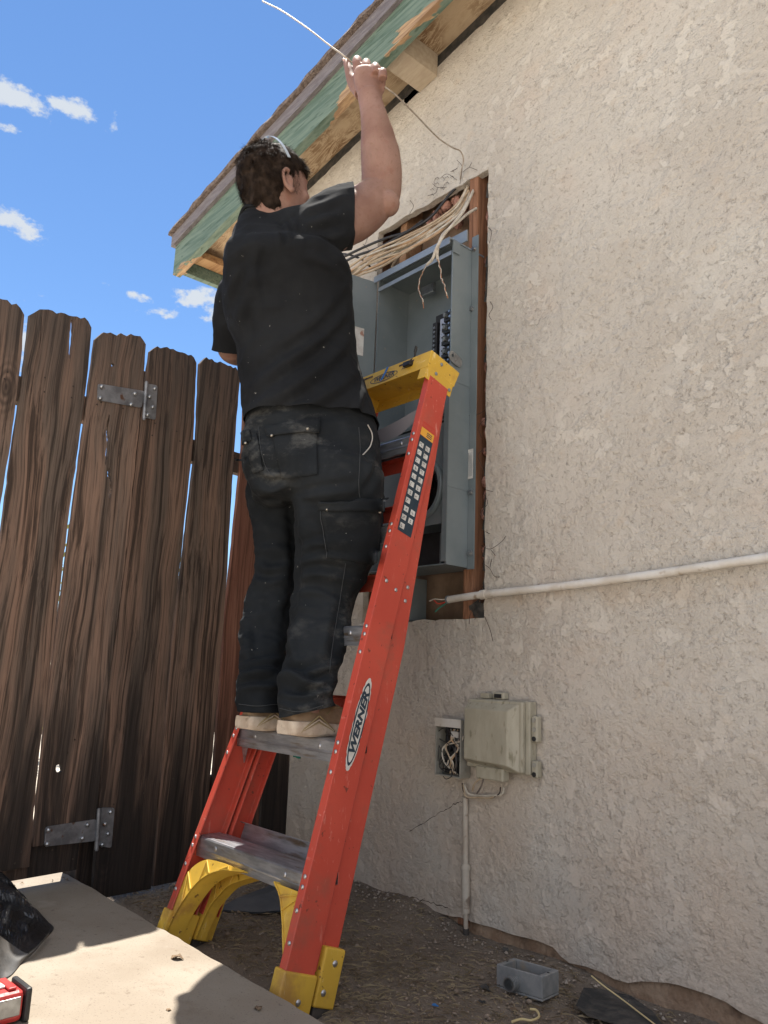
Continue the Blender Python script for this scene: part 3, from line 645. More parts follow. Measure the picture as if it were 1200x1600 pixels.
def build_fence():
    th = .015
    def board(parent, left, right, bz, seed, holes=(), off=0., m='fence', label=None):
        ol = board_outline(left, right, 0, 0, bz, seed)
        o = plate(ol, holes, th, lambda u, v, w_: fpt(u, v, w_+off)).build('plank', M[m], parent)
        if label: o['label'] = label
        return o
    # gate planks
    L0 = [(-75, 458), (-140, 900), (-190, 1300)]
    board(gate, L0, [(38, 492), (33, 560), (17, 690), (0, 790), (-60, 1200)], .16, 1)
    # a split second plank: two splits running down from its top
    sp1 = strip_hole([(65, 494), (64, 515), (62, 545)], .0016, 5); sp2 = strip_hole([(113, 500), (112, 520), (109, 560)], .0065, 6)
    board(gate, [(47, 492), (36, 590), (17, 720), (0, 858), (-30, 1100)], [(143, 512), (136, 590), (122, 700), (105, 825), (97, 891), (73, 1090), (64, 1156), (56, 1230), (48, 1330)], .13, 2, [sp1, sp2])
    kn = [hole_at(176, 570, .0085, .0065, 3), strip_hole([(171, 648), (168, 672), (169, 690), (165, 726)], .0062, 7), strip_hole([(171, 731), (170, 742), (173, 752)], .0058, 8), strip_hole([(173, 757), (172, 768), (171, 778)], .0058, 9),
          hole_at(92, 1202, .012, .014, 13, 9, .3), hole_at(117, 1156, .004, .003, 14), hole_at(106, 1176, .0015, .006, 15)]
    board(gate, [(149.5, 530), (141.5, 590), (127.5, 700), (110.5, 825), (102, 891), (75.5, 1090), (68, 1156), (60.5, 1230), (55, 1290)], [(228, 538), (223, 608), (208, 755), (195, 880), (181, 985), (166, 1090), (155, 1230), (146, 1310)], .20, 3, kn)
    # gate rails behind the planks
    for (z0, z1, y0, y1, seed) in ((1.53, 1.62, -2.1, -.90, 1), (.10, .215, -2.1, -.868, 2)):
        plate([(y0, z0), (y1, z0+.004), (y1, z1), (y0, z1-.01)], [], .038, lambda u, v, w_: fpt(u, v, w_+th+.002)).build('rail', M['fence'], gate)
    r = random.Random(31)                                 # the rest of the gate, beyond the picture's edge
    for y0, y1 in ((-1.685, -1.475), (-1.905, -1.695), (-2.12, -1.915)):
        zt = 1.87+r.uniform(-.02, .02); ol = jag((y0, .12), (y0+.004, zt), 30, .0014, int(-y0*100))+[(y0+.004+(y1-y0)*i/12, zt+.028*min(1, min(i, 12-i)/2)+r.uniform(-.005, .004)) for i in range(1, 12)]+jag((y1, zt), (y1-.003, .12), 30, .0014, int(-y1*100))+[(y1-.003, .12)]
        plate(ol, [], th, lambda u, v, w_: fpt(u, v, w_)).build('plank', M['fence'], gate)
    # fixed planks
    board(fence, [(235, 549), (222, 640), (209, 760), (196, 882), (183, 985), (168, 1090), (157, 1230), (150, 1330)], [(307, 567), (302, 685), (281, 885), (265, 1020), (251, 1195), (240, 1335)], .015, 4)
    board(fence, [(313, 568), (308, 690), (285, 887), (268, 1020), (254, 1195), (243, 1335)], [(376, 587), (370, 650), (364, 740), (356, 880), (348, 990), (334, 1160), (323, 1265)], .01, 5, [], .001)
    board(fence, [(386, 560), (380, 700), (370, 800), (362, 880), (352, 967), (339, 1160), (328, 1290)], [(445, 580), (440, 700), (430, 900), (415, 1100), (404, 1300)], .01, 6, [], .003, 'fence_red', 'reddish less weathered plank beside the house wall')
    board(fence, [(449, 585), (444, 700), (434, 900), (418, 1100), (407, 1300)], [(480, 595), (474, 800), (462, 1000), (452, 1200), (446, 1330)], .01, 7, [], .002)
    plate([(-.60, 1.50), (-.02, 1.51), (-.02, 1.59), (-.60, 1.585)], [], .038, lambda u, v, w_: fpt(u, v, w_+th+.004)).build('rail', M['fence'], fence)
    plate([(-.87, .26), (-.02, .26), (-.02, .35), (-.87, .35)], [], .038, lambda u, v, w_: fpt(u, v, w_+th+.004)).build('rail', M['fence'], fence)
    MB().bbox((0, 0, 0), (.085, .085, 1.80), .004, fr=lambda a, b, c: tuple(fpt(-.845+b, c, th+.042+a))).build('post', M['fence'], fence)
    MB().bbox((0, 0, 0), (.085, .085, 1.80), .004, fr=lambda a, b, c: tuple(fpt(-.11+b, c, th+.042+a))).build('post', M['fence'], fence)
    # nails with rust runs on every plank
    r = random.Random(12)
    for par, y0s, zs in ((gate, (-1.30, -1.18, -1.07, -.98, -.90), (1.58, .16)), (fence, (-.77, -.67, -.55, -.46, -.34, -.20), (1.55, .31))):
        for y in y0s:
            for z in zs:
                for q in (0, 1):
                    c = fpt(y+r.uniform(-.015, .015), z+r.uniform(-.02, .02)+q*.045, -.001); MB().tube([c, c+FN*.001], .0032, 8).build('nail', M['rust_wire'], par)
    # strap hinges
    for (sx, barrel, leafr, bol, lab) in (
        ([(153, 599), (226, 611), (221, 637), (152, 625)], [(229, 597), (225, 655)], [(229, 599), (246, 602), (243, 656), (225, 652)],
         [(159, 604), (157, 622), (211, 615), (205, 632), (242, 607), (234, 620), (239, 636), (231, 648)], None),
        ([(71, 1292), (151, 1280), (149, 1314), (69, 1323)], [(155, 1264), (151, 1328)], [(157, 1262), (179, 1262), (174, 1325), (154, 1322)],
         [(76, 1297), (74, 1319), (137, 1289), (129, 1310), (173, 1269), (164, 1288), (169, 1303), (160, 1320)], None)):
        h = thing('hinge', at_f(*barrel[1]), None, None); h.parent = gate; h.location = Vector(at_f(*barrel[1]))-gate.location
        def fl(q, th_=.0035, off=-.0045):
            P = [fuv(at_f(*p, off=-off)) for p in q]; c = np.mean(P, axis=0); o = []
            for i in range(4):                             # rounded corners
                a, b, d = np.array(P[i-1]), np.array(P[i]), np.array(P[(i+1) % 4]); r_ = .008
                p0 = b+(a-b)/np.linalg.norm(a-b)*r_; p1 = b+(d-b)/np.linalg.norm(d-b)*r_; o += [tuple(p0), tuple((p0+p1)/2*.5+b*.5), tuple(p1)]
            return plate(o, [], th_, lambda u, v, w_: fpt(u, v, w_+off))
        fl(sx).build('strap', M['hinge'], h); fl(leafr).build('leaf', M['hinge'], h)
        a, b = [at_f(*p, off=.008) for p in barrel]; mb = MB()
        for k in range(5): mb.tube([a+(b-a)*(k/5+.004), a+(b-a)*((k+1)/5-.008)], .0068, 12)
        mb.tube([a+(a-b)*.02, b+(b-a)*.02], .005, 10); mb.build('barrel', M['hinge'], h, smooth=True)
        for q in bol:
            c = at_f(*q, off=.0085); mb = MB(); mb.tube([c-FN*.004, c+FN*.0015], .0072, 10); mb.ball(c+FN*.0015, (.0045, .0062, .0062), 10); mb.build('bolt', M['zinc'], h, smooth=True)
build_fence()
# ------------------------------------------------------------------ electrical panel
PX0, PX1, PZ0, PZ1, PYF, PYB = -1.862, -1.467, 1.092, 2.238, -.12, .04
def build_panel():
    p = thing('electrical_panel', ((PX0+PX1)/2, .0, PZ0), 'large grey steel electrical panel standing open inside the cut wall opening', 'electrical panel')
    t = .004; P = M['panel']
    mb = MB()                                             # enclosure body: sides, back, floor, roof
    mb.box((PX0, PYF, PZ0), (PX0+t, PYB, PZ1)); mb.box((PX1-t, PYF, PZ0), (PX1, PYB, PZ1)); mb.box((PX0+t, PYB-t, PZ0), (PX1-t, PYB, PZ1))
    mb.box((PX0+t, PYF, PZ0), (PX1-t, PYB-t, PZ0+t)); mb.box((PX0+t, PYF+.01, PZ1-t), (PX1-t, PYB-t, PZ1))
    for z in (1.72, 1.35): mb.box((PX1-.0015, PYF+.002, z), (PX1+.0012, PYB-.03, z+.003))
    mb.box((PX1-.022, PYF-.0025, PZ0+.01), (PX1-.0, PYF-.0005, 1.70)); mb.build('enclosure', P, p)
    mb = MB()                                             # rolled rain lip along the top and front rim
    mb.box((PX0-.004, PYF-.022, PZ1+.0), (PX1+.004, PYB, PZ1+.006)); mb.box((PX0-.004, PYF-.022, PZ1-.020), (PX1+.004, PYF-.018, PZ1-.0005))
    mb.box((PX0, PYF-.002, PZ1-.05), (PX1-.006, PYF+.001, PZ1-.034)); mb.build('rain_lip', M['panel_lt'], p)
    MB().box((PX1-.002+.003, PYB-.062, PZ0-.006), (PX1+.030, PYB-.058, PZ1+.055)).build('mounting_flange', P, p)
    MB().bbox((PX1+.004, PYF-.004, PZ1-.045), (PX1+.0065, PYF+.03, PZ1-.002), .001).build('hasp', P, p)
    MB().box((PX1-.055, PYF+.04, PZ1+.007), (PX1+.028, PYF+.045, PZ1+.05)).build('top_bracket', M['panel_lt'], p)
    # left cover swung open
    a = R(101); h = np.array([PX0-.001, PYF-.003, 0]); d = np.array([math.cos(a), -math.sin(a), 0]); n = np.array([d[1], -d[0], 0])
    fr = lambda u, v, w_: tuple(h+d*u+n*w_+np.array([0, 0, v]))
    c = MB().bbox((.002, 1.42, 0), (.235, PZ1-.012, .006), .002, fr=fr).bbox((.222, 1.42, -.012), (.235, PZ1-.012, .0), .001, fr=fr).build('swung_door', P, p)
    q = at_y(566, 533, PYF-.065); MB().box((.052, q[2]-.055, -.0012), (.112, q[2]+.055, -.0002), fr=fr).build('paper_label', M['white_label'], c)
    # mid cover with the round meter opening, and the shelf under it
    zc = 1.36; r0 = .098; xc = (PX0+PX1)/2+.06
    circ = [(xc+r0*math.cos(k*math.pi/20), zc+r0*math.sin(k*math.pi/20)) for k in range(40)]
    plate([(PX0+.006, 1.232), (PX1-.006, 1.232), (PX1-.006, 1.58), (PX0+.006, 1.58)], [circ], .004, lambda u, v, w_: np.array([u, PYF+.012+w_, v])).build('meter_cover', P, p)
    mb = MB(); k = 40
    vs = []; 
    for i in range(k):
        a_ = 2*math.pi*i/k
        for (rr, yy) in ((r0+.001, PYF+.013), (r0+.001, PYF-.008), (r0+.012, PYF-.008), (r0+.012, PYF+.010)): vs.append((xc+rr*math.cos(a_), yy, zc+rr*math.sin(a_)))
    mb.add(vs, [(i*4+j, ((i+1) % k)*4+j, ((i+1) % k)*4+(j+1) % 4, i*4+(j+1) % 4) for i in range(k) for j in range(4)]); mb.build('meter_ring', P, p, smooth=True)
    mb = MB()
    for dx in (-.045, .045):
        for dz in (-.05, .05): mb.bbox((xc+dx-.008, -.08, zc+dz-.02), (xc+dx+.008, -.01, zc+dz+.02), .002)
    mb.bbox((xc-.075, -.01, zc-.085), (xc+.075, .02, zc+.085), .004); mb.build('meter_jaws', M['black'], p)
    MB().box((PX0+.006, PYF+.02, 1.592), (PX1-.006, PYB-.005, 1.597)).build('divider', P, p)
    MB().box((PX0+.01, -.03, PZ0+.006), (PX1-.01, .02, 1.225)).build('lower_bay_dark', M['black'], p)  # black block painted in for the dark of the open lower bay
    mb = MB()
    for i in range(2): mb.bbox((PX1-.075+i*.022, -.075, PZ0+.01), (PX1-.069+i*.022, -.06, 1.21), .001)
    mb.build('guide_rail', P, p)
    # breaker bay: back pan, bus column, breakers
    yb = PYB-.006; bx = PX1-.19
    MB().box((bx-.02, yb-.02, 1.60), (PX1-.03, yb-.004, 2.07)).build('back_pan', M['black'], p)
    mb = MB(); mb.bbox((bx-.012, yb-.045, 1.62), (bx+.012, yb-.02, 2.03), .002); s = mb.build('neutral_bar', M['black'], p)
    mb = MB()
    for i in range(22): mb.tube([(bx, yb-.045, 1.64+i*.0175), (bx, yb-.049, 1.64+i*.0175)], .0048, 8)
    mb.build('terminal_screws', M['zinc'], s, smooth=True)
    mb = MB(); mb.bbox((bx+.032, yb-.05, 1.61), (bx+.072, yb-.02, 2.03), .002); b = mb.build('bus_plate', M['busplate'], p)
    mb = MB()
    for i in range(7):
        z = 1.66+i*.052; mb.bbox((bx+.045, yb-.054, z), (bx+.058, yb-.051, z+.016), .001); mb.tube([(bx+.050, yb-.05, z+.03), (bx+.050, yb-.056, z+.03)], .004, 8)
    mb.build('bus_stabs', M['black'], b)
    for i in range(9):
        z = 1.62+i*.0465; mb = MB(); r = random.Random(i)
        mb.bbox((bx+.079, yb-.078-r.uniform(0, .006), z), (bx+.122, yb-.02, z+.040), .002); br = mb.build('breaker', M['black'], p)
        MB().bbox((bx+.088, yb-.094, z+.012), (bx+.100, yb-.079, z+.028), .002).build('switch', M['label_grey'], br)
        mb = MB(); mb.tube([(bx+.116, yb-.079, z+.01), (bx+.116, yb-.088, z+.01)], .005, 8); mb.tube([(bx+.112, yb-.079, z+.031), (bx+.112, yb-.087, z+.031)], .004, 8); mb.build('terminal', M['zinc'], br, smooth=True)
    q = at_y(668, 452, yb-.05); MB().bbox((q[0]-.035, yb-.05, q[2]-.018), (q[0]+.03, yb-.035, q[2]+.02), .002).build('lug_bar', M['zinc'], p)
    # screws, sticker, hanger tab
    for x, y in ((741, 389), (737, 483), (736, 769), (735, 864)):
        c = at_y(x, y, PYB-.062); mb = MB(); mb.tube([c, c-(0, .003, 0)], .011, 14); mb.tube([c-(0, .003, 0), c-(0, .009, 0)], .0072, 6); mb.build('screw', M['zinc'], p, smooth=True)
    a_ = at_y(735, 702, PYB-.063); b_ = at_y(735, 748, PYB-.063)
    st = MB().box((a_[0]-.011, a_[1]-.0012, b_[2]), (a_[0]+.013, a_[1]-.0002, a_[2])).build('sticker', M['white_label'], p)
    mb = MB()
    for i in range(5): mb.box((a_[0]-.008+i*.004, a_[1]-.0018, b_[2]+.008), (a_[0]-.0065+i*.004, a_[1]-.0014, a_[2]-.012-.008*(i % 2)))
    mb.build('fine_print', M['label_grey'], st)
    c = at_x(711, 561, PX1+.0055)                         # loose zinc tab riveted to the side
    ol = []
    for k in range(24):
        a_ = 2*math.pi*k/24; u = .034*math.copysign(abs(math.cos(a_))**.7, math.cos(a_)); v = .020*math.copysign(abs(math.sin(a_))**.8, math.sin(a_)); ol.append((u*.94+v*.34, v*.94-u*.34))
    hl = [(-.014+.006*math.cos(k*math.pi/5), .008+.006*math.sin(k*math.pi/5)) for k in range(10)]
    plate(ol, [hl], .002, lambda u, v, w_: np.array([c[0]+w_, c[1]+u, c[2]+v])).build('tab', M['zinc'], p)
    # second inner box seen below the panel, with its cover
    MB().bbox((PX0+.0, .0, .93), (PX0+.088, .1, 1.085), .003).build('lower_gutter', P, p)
    for q in ((664, 872), ):
        pass
build_panel()

# ------------------------------------------------------------------ cables
def cable(pts, r, m, label, group, name='cable', ins=None):
    P = crom([at_y(*p) for p in pts], 8)
    mb = MB().tube(P, r, 8); o = mb.build(name, M[m], smooth=True)
    tag(o, label, 'cable', group)
    if ins:
        Q = crom([at_y(*p) for p in ins], 6)
        k = MB().tube(Q, .0016, 6).build('bare_wire', M['copper'], o, smooth=True)
        Q2 = [q+np.array([.003*math.sin(i*1.1), 0, .002*math.cos(i*.9)]) for i, q in enumerate(Q)]
        MB().tube(Q2[:-3], .0016, 6).build('white_conductor', M['cable_white'], o, smooth=True)
    return o
GRP = 'cables bundled across the top of the wall opening'
def build_cables():
    r = random.Random(21)
    base = [(734, 288, .035), (716, 318, .01), (684, 346, -.04), (640, 372, -.12), (596, 394, -.16), (556, 416, -.18), (525, 440, -.18), (500, 470, -.16)]
    cols = ['cable_tan', 'cable_white', 'cable_tan', 'cable_tan', 'cable_orange', 'cable_white', 'cable_tan', 'cable_white', 'cable_tan', 'cable_orange', 'cable_white', 'cable_tan']
    for i, cm in enumerate(cols):
        k = i/(len(cols)-1); pts = []
        for j, (x, y, Y) in enumerate(base):
            sp = 13 if j > 2 else 7
            o = (k-.5)*2*sp+r.uniform(-3.5, 3.5); pts.append((x+o*.35+r.uniform(-2.5, 2.5)-(6*k if j > 3 else 0), y+o*.95+8+r.uniform(-2, 2), Y+r.uniform(-.012, .012)))
        cable(pts, r.choice((.0038, .0044, .0052)), cm, 'pale flat house cable in the bundle crossing above the open panel', GRP)
    cable([(730, 280, .03), (706, 300, .0), (672, 340, -.05), (630, 366, -.10), (590, 388, -.14), (556, 400, -.17), (530, 415, -.17), (500, 440, -.15)], .0052, 'cable_black', 'black cable lying on top of the pale cable bundle', None)
    cable([(660, 345, .0), (636, 362, -.05), (604, 372, -.08), (574, 384, -.10), (548, 396, -.12), (520, 410, -.13)], .0055, 'cable_black', 'lower black cable running beside the bundle toward the man', None)
    cable([(596, 428, .06), (580, 418, -.04), (566, 406, -.08), (545, 398, -.12), (520, 395, -.13)], .004, 'cable_black', 'short thin black cable curling under the bundle by the panel corner', None)
    cable([(742, 292, .03), (735, 308, -.03), (724, 330, -.10), (708, 350, -.16), (693, 368, -.19), (682, 388, -.205), (676, 404, -.21), (667, 414, -.21)], .0052, 'cable_white', 'pale cable hanging in front of the panel, longer stripped end at left', None,
          ins=[(667, 412, -.21), (660, 427, -.205), (655, 440, -.20), (655, 456, -.20), (660, 468, -.2), (662, 482, -.2)])
    cable([(744, 326, .0), (732, 333, -.06), (714, 348, -.13), (694, 364, -.17), (686, 380, -.19), (683, 396, -.2), (684, 406, -.2)], .0052, 'cable_white', 'pale cable hanging in front of the breakers, stripped end at right', None,
          ins=[(684, 404, -.2), (688, 420, -.2), (690, 436, -.2), (694, 444, -.2), (697, 458, -.2), (700, 466, -.19)])
    cable([(672, 350, .03), (655, 368, .0), (640, 385, -.04), (626, 398, -.07), (616, 410, -.1), (612, 418, -.1)], .004, 'cable_tan', 'thin tan cable dropping from the bundle to the panel lip', None)
    # the wire the man is pulling
    P = crom([at_y(*q) for q in ((410, 2, -.62), (440, 17, -.62), (480, 44, -.60), (515, 71, -.57), (536, 86, -.545), (556, 102, -.50), (580, 120, -.485), (603, 137, -.50), (622, 152, -.44), (650, 180, -.33), (683, 214, -.18), (706, 230, -.10), (719, 236, -.055), (724, 250, -.03), (720, 270, -.015), (718, 292, .02), (712, 306, .05))], 8)
    o = MB().tube(P, .0027, 8).build('wire', M['fish'], smooth=True); tag(o, 'thin grey wire held in the raised fist, running to the wall opening', 'wire')
build_cables()

# ------------------------------------------------------------------ step ladder
LX, LY, LEAN = -1.5316, -.8465, .307
SN, CO = math.sin(LEAN), math.cos(LEAN)
def lad(u, v, w_): return np.array([LX+u, LY+SN*v+CO*w_, CO*v-SN*w_])
def hw(v): return .2746-.1111*v/1.75+.013
def build_ladder():
    L = thing('step_ladder', (LX, LY, 0), 'orange fibreglass step ladder, folded and leaned on the panel, with yellow top and feet', 'ladder')
    O, Y, A = M['orange'], M['yellow'], M['alu']
    def channel(s, v0, v1, w0, dep, fl, inset, name, n=30):
        """C-shaped rail; s=+1 near side. web outside, flanges turned in"""
        mb = MB(); th = .0045; sec = [(0, 0), (0, 1), (-fl, 1), (-fl, 'b'), (-th, 'b'), (-th, 'a'), (-fl, 'a'), (-fl, 0)]; vs = []
        for i in range(n+1):
            v = v0+(v1-v0)*i/n; W0 = w0(v)
            for (u, k) in sec:
                ww = {0: 0., 1: dep, 'a': th, 'b': dep-th}[k]; vs.append(lad(s*(hw(v)-inset(v)+u), v, W0+ww))
        m_ = len(sec); fs = [(i*m_+j, i*m_+(j+1) % m_, (i+1)*m_+(j+1) % m_, (i+1)*m_+j) for i in range(n) for j in range(m_)]
        cap = [(0, 5, 6, 7), (0, 1, 4, 5), (1, 2, 3, 4)]
        fs += [tuple(c) for c in cap]+[tuple(n*m_+x for x in reversed(c)) for c in cap]
        mb.add(vs, fs); o = mb.build(name, O, L)
        bm = bmesh.new(); bm.from_mesh(o.data); bm.free(); bv = o.modifiers.new('b', 'BEVEL'); bv.width = .0025; bv.segments = 2; bv.limit_method = 'ANGLE'; bv.angle_limit = R(50)
        return o
    w_front = lambda v: 0.
    w_rear = lambda v: .092-.052*max(0, v-.9)/.78
    in_rear = lambda v: .012
    for s in (1, -1):
        f = channel(s, .085, 1.727, w_front, .084, .026, lambda v: 0., 'front_rail')
        r_ = channel(s, .11, 1.68, w_rear, .055, .024, in_rear, 'rear_rail')
        if s == 1: rail_near = f
        # shoes
        mb = MB(); fr = lambda u, v, w_, s=s: tuple(lad(s*(hw(v)+u), v, w_))
        mb.bbox((-.034, .012, -.006), (.006, .105, .090), .004, fr=fr); b = mb.build('foot', Y, L); MB().bbox((-.03, .0, -.002), (.003, .012, .086), .003, fr=fr).build('tread_pad', M['rubber'], b)
        mb = MB(); mb.bbox((-.030, .045, .096), (.0055, .165, .156), .004, fr=fr); b = mb.build('foot', Y, L); MB().bbox((-.026, .022, .10), (.002, .046, .150), .003, fr=fr).build('tread_pad', M['rubber'], b)
        for (v, w_) in ((.05, .05), (.075, .115), (.135, .13)):
            c = lad(s*(hw(v)+.006), v, w_); MB().ball(c, (.0035, .0075, .0075), 10).build('rivet', M['rivet'], L, smooth='all')
        # rivets: pairs on the front flange at each step, singles on the webs
        for k in range(1, 6):
            for dv in (-.014, -.036, -.085):
                v = .305*k+dv; c = lad(s*(hw(v)-.012), v, -.0005); MB().ball(c, (.0058, .003, .0058), 10).build('rivet', M['rivet'], L, smooth='all')
        for (v, w_) in ((.155, -.0), ):
            MB().ball(lad(s*(hw(v)-.010), v, -.0005), (.0058, .003, .0058), 10).build('rivet', M['rivet'], L, smooth='all')
        for (v, w_) in ((1.04, .02), (1.03, .06), (1.06, .110), (1.02, .112)):
            MB().ball(lad(s*(hw(v)+.0008-(in_rear(v) if w_ > .09 else 0)), v, w_), (.003, .0058, .0058), 10).build('rivet', M['rivet'], L, smooth='all')
    # steps: pressed aluminium treads, level, with a deep ribbed front lip
    for k in range(1, 6):
        v = .305*k; c = lad(0, v, 0); W = hw(v)-.0055; dep = .084-.004*k*.5
        y0, z0 = c[1]+.0055, c[2]-.011; mb = MB()
        prof = [(.0, -.048), (.003, -.048), (.003, -.006)]
        prof = [(0., -.052), (0., -.034), (-.0012, -.030), (0., -.026), (0., -.004), (.003, .0)]
        for i in range(9): yy = .008+i*(dep-.02)/9; prof += [(yy, 0.), (yy+.0025, .0016), (yy+.0055, .0016), (yy+.007, 0.)]
        prof += [(dep-.003, 0), (dep, -.003), (dep, -.030), (dep-.003, -.030), (dep-.003, -.005), (.0035, -.005), (.0035, -.052)]
        n_ = len(prof); vs = [(LX+sx*W, y0+p[0], z0+p[1]) for sx in (-1, 1) for p in prof]
        mb.add(vs, [(i, (i+1) % n_, n_+(i+1) % n_, n_+i) for i in range(n_)]); st = mb.build('step', A, L)
        for sx in (-.62, .62):
            MB().ball((LX+sx*W, y0-.0006, z0-.018), (.007, .002, .007), 10).build('rivet', M['rivet'], st, smooth='all')
        for s in (-1, 1):                                # gussets
            if k == 1: continue
            x = LX+s*(W-.002); g = [(x, y0+.006, z0-.012), (x, y0+.026, z0-.10), (x-s*.045, y0+.010, z0-.030), (x-s*.045, y0+.010, z0-.012)]
            vs = g+[(a, b+.003, c_) for a, b, c_ in g]; MB().add(vs, [(0, 1, 2, 3), (7, 6, 5, 4), (0, 4, 5, 1), (1, 5, 6, 2), (2, 6, 7, 3), (3, 7, 4, 0)]).build('gusset', A, st)
    # sticker on the fifth step
    v = .305*5; c = lad(0, v, 0); fr5 = lambda u, z, w_: (LX+u, c[1]+.0055-.0008-w_, c[2]+z)
    MB().box((-.14, -.024, 0), (-.03, -.004, .0006), fr=fr5).build('step_sticker', M['navy'], L)
    mb = MB()
    for i in range(9): mb.box((-.135+i*.011, -.020+.008*(i % 2), .0008), (-.128+i*.011, -.014+.008*(i % 2), .0011), fr=fr5)
    mb.build('sticker_print', M['white_label'], L)
    # rear cross bars
    for v, nm in ((.34, 'rear_brace'), (.72, 'rear_brace'), (1.08, 'rear_brace'), (1.30, 'rear_brace'), (1.47, 'rear_brace')):
        W = hw(v)-.040; m_ = A if v < .5 else O
        MB().bbox((-W, v-.022, w_rear(v)+.030), (W, v+.022, w_rear(v)+.034), .001, fr=lambda u, a, b: tuple(lad(u, a, b))).bbox((-W, v+.019, w_rear(v)+.012), (W, v+.022, w_rear(v)+.030), .001, fr=lambda u, a, b: tuple(lad(u, a, b))).build(nm, m_, L)
    # yellow knee braces under the first step: arched, ribbed plates front and back
    for s in (1, -1):
        for (w0, w1, va, sc_) in ((.000, .058, .0, 1.), (.088, .125, .03, .92)):
            vs = []; n = 18; outer = []; inner = []
            wid = (.245 if s < 0 else .085)
            for i in range(n+1):
                t = i/n; v = .10+va+(.262-va-.10)*t
                outer.append((hw(v)-.0055, v))
                t2 = t; cu = (wid*sc_)*(t2**2.1 if s < 0 else t2**1.7)+.026
                inner.append((hw(v)-cu, v-.012*(1-t)))
            if s < 0:                                    # long arch reaching well under the step
                inner = [(hw(.02)-.034, .02+va), (hw(.05)-.036, .06+va), (hw(.1)-.045, .105+va), (hw(.15)-.066, .15+va*.6), (hw(.19)-.094, .19+va*.3), (hw(.22)-.135, .219), (hw(.24)-.185, .238), (hw(.26)-.235, .246), (hw(.26)-.275, .252)]
                outer = [(hw(.02)-.006, .02+va), (hw(.1)-.006, .10+va), (hw(.16)-.008, .16+va), (hw(.205)-.04, .215), (hw(.23)-.09, .246), (hw(.25)-.15, .254), (hw(.26)-.24, .2555), (hw(.26)-.276, .2565)]
            else:
                inner = [(hw(.05)-.030, .10), (hw(.1)-.031, .13), (hw(.15)-.046, .16), (hw(.2)-.070, .20), (hw(.23)-.094, .232), (hw(.26)-.130, .2565)]
                outer = [(hw(.1)-.006, .10), (hw(.26)-.006, .2565)]
            dx_ = .014 if w0 > .05 else 0.; inner = [(a-dx_, b) for a, b in inner]; outer = [(a-dx_, b) for a, b in outer]
            I = crom(inner, 5); Q = crom(outer, 5) if len(outer) > 2 else [np.array(outer[0]), np.array(outer[1])]
            ol = [tuple(a) for a in I]+[tuple(a) for a in Q[::-1]]; ol = [(s*a, b) for a, b in ol]
            br = plate(ol, [], .004, lambda u, v, w_: lad(u, v, w0+.006+w_)).build('knee_brace', Y, L)
            mb = MB(); m_ = len(I); vs = []
            for (a, b) in I: vs += [lad(s*a, b, w0+.004), lad(s*a, b, w1), lad(s*(a+.003), b+.003, w1), lad(s*(a+.003), b+.003, w0+.004)]
            mb.add(vs, [(i*4+j, (i+1)*4+j, (i+1)*4+(j+1) % 4, i*4+(j+1) % 4) for i in range(m_-1) for j in range(4)]+[(0, 1, 2, 3), ((m_-1)*4+3, (m_-1)*4+2, (m_-1)*4+1, (m_-1)*4)])
            mb.build('brace_flange', Y, br)
            for i in range(m_//3, m_-8, 8):
                a, b = I[i]; a2, b2 = Q[min(len(Q)-1, int(len(Q)*(i+4)/m_))]
                mb = MB(); mb.tube([lad(s*(a+.002), b+.002, w0+.004), lad(s*(a2-.002), b2-.002, w0+.004)], .0022, 6)
                a, b = I[i+4] if i+4 < m_ else I[-1]; mb.tube([lad(s*(a2-.002), b2-.002, w0+.004), lad(s*(a+.002), b+.002, w0+.004)], .0022, 6); mb.build('rib', Y, br)
    ladc = lambda u, v, w_: lad(u, v+.022, w_)
    # top cap
    x0, x1 = -.205, .178
    def cap(u, v, w_): return tuple(ladc(u, v, w_))
    mb = MB(); th = .004
    def q(u0, v0, w0, u1, v1, w1): mb.bbox((u0, v0, w0), (u1, v1, w1), .003, fr=cap)
    ring = [(-.014, 1.682), (-.032, 1.79)]
    # flared skirt: front, ends, back, and the dished top
    A_ = [ladc(x0+.006, 1.728, -.016), ladc(x1-.004, 1.728, -.016), ladc(x1, 1.728, .104), ladc(x0, 1.728, .104)]
    B_ = [ladc(x0-.003, 1.782, -.024), ladc(x1+.003, 1.782, -.024), ladc(x1+.004, 1.782, .108), ladc(x0-.004, 1.782, .108)]
    C_ = [ladc(x0+.005, 1.790, -.016), ladc(x1-.005, 1.790, -.016), ladc(x1-.004, 1.790, .102), ladc(x0+.004, 1.790, .102)]
    D_ = [p+ (np.mean(A_, axis=0)-p)*.04 for p in A_]; E_ = [p*1.0 for p in B_]; E_ = [p+(np.mean(B_, axis=0)-p)*.03-np.array([0, 0, .006]) for p in B_]
    mb.add(A_+B_+C_+D_+E_, [(i, (i+1) % 4, 4+(i+1) % 4, 4+i) for i in range(4)]+[(4+i, 4+(i+1) % 4, 8+(i+1) % 4, 8+i) for i in range(4)]+[(8, 9, 10, 11)]+[(12+i, 12+(i+1) % 4, (i+1) % 4, i) for i in range(4)]+[(16+i, 16+(i+1) % 4, 12+(i+1) % 4, 12+i) for i in range(4)]+[(19, 18, 17, 16)])
    tc_ = mb.build('top_cap', Y, L); bv = tc_.modifiers.new('b', 'BEVEL'); bv.width = .004; bv.segments = 3; bv.limit_method = 'ANGLE'; bv.angle_limit = R(40)
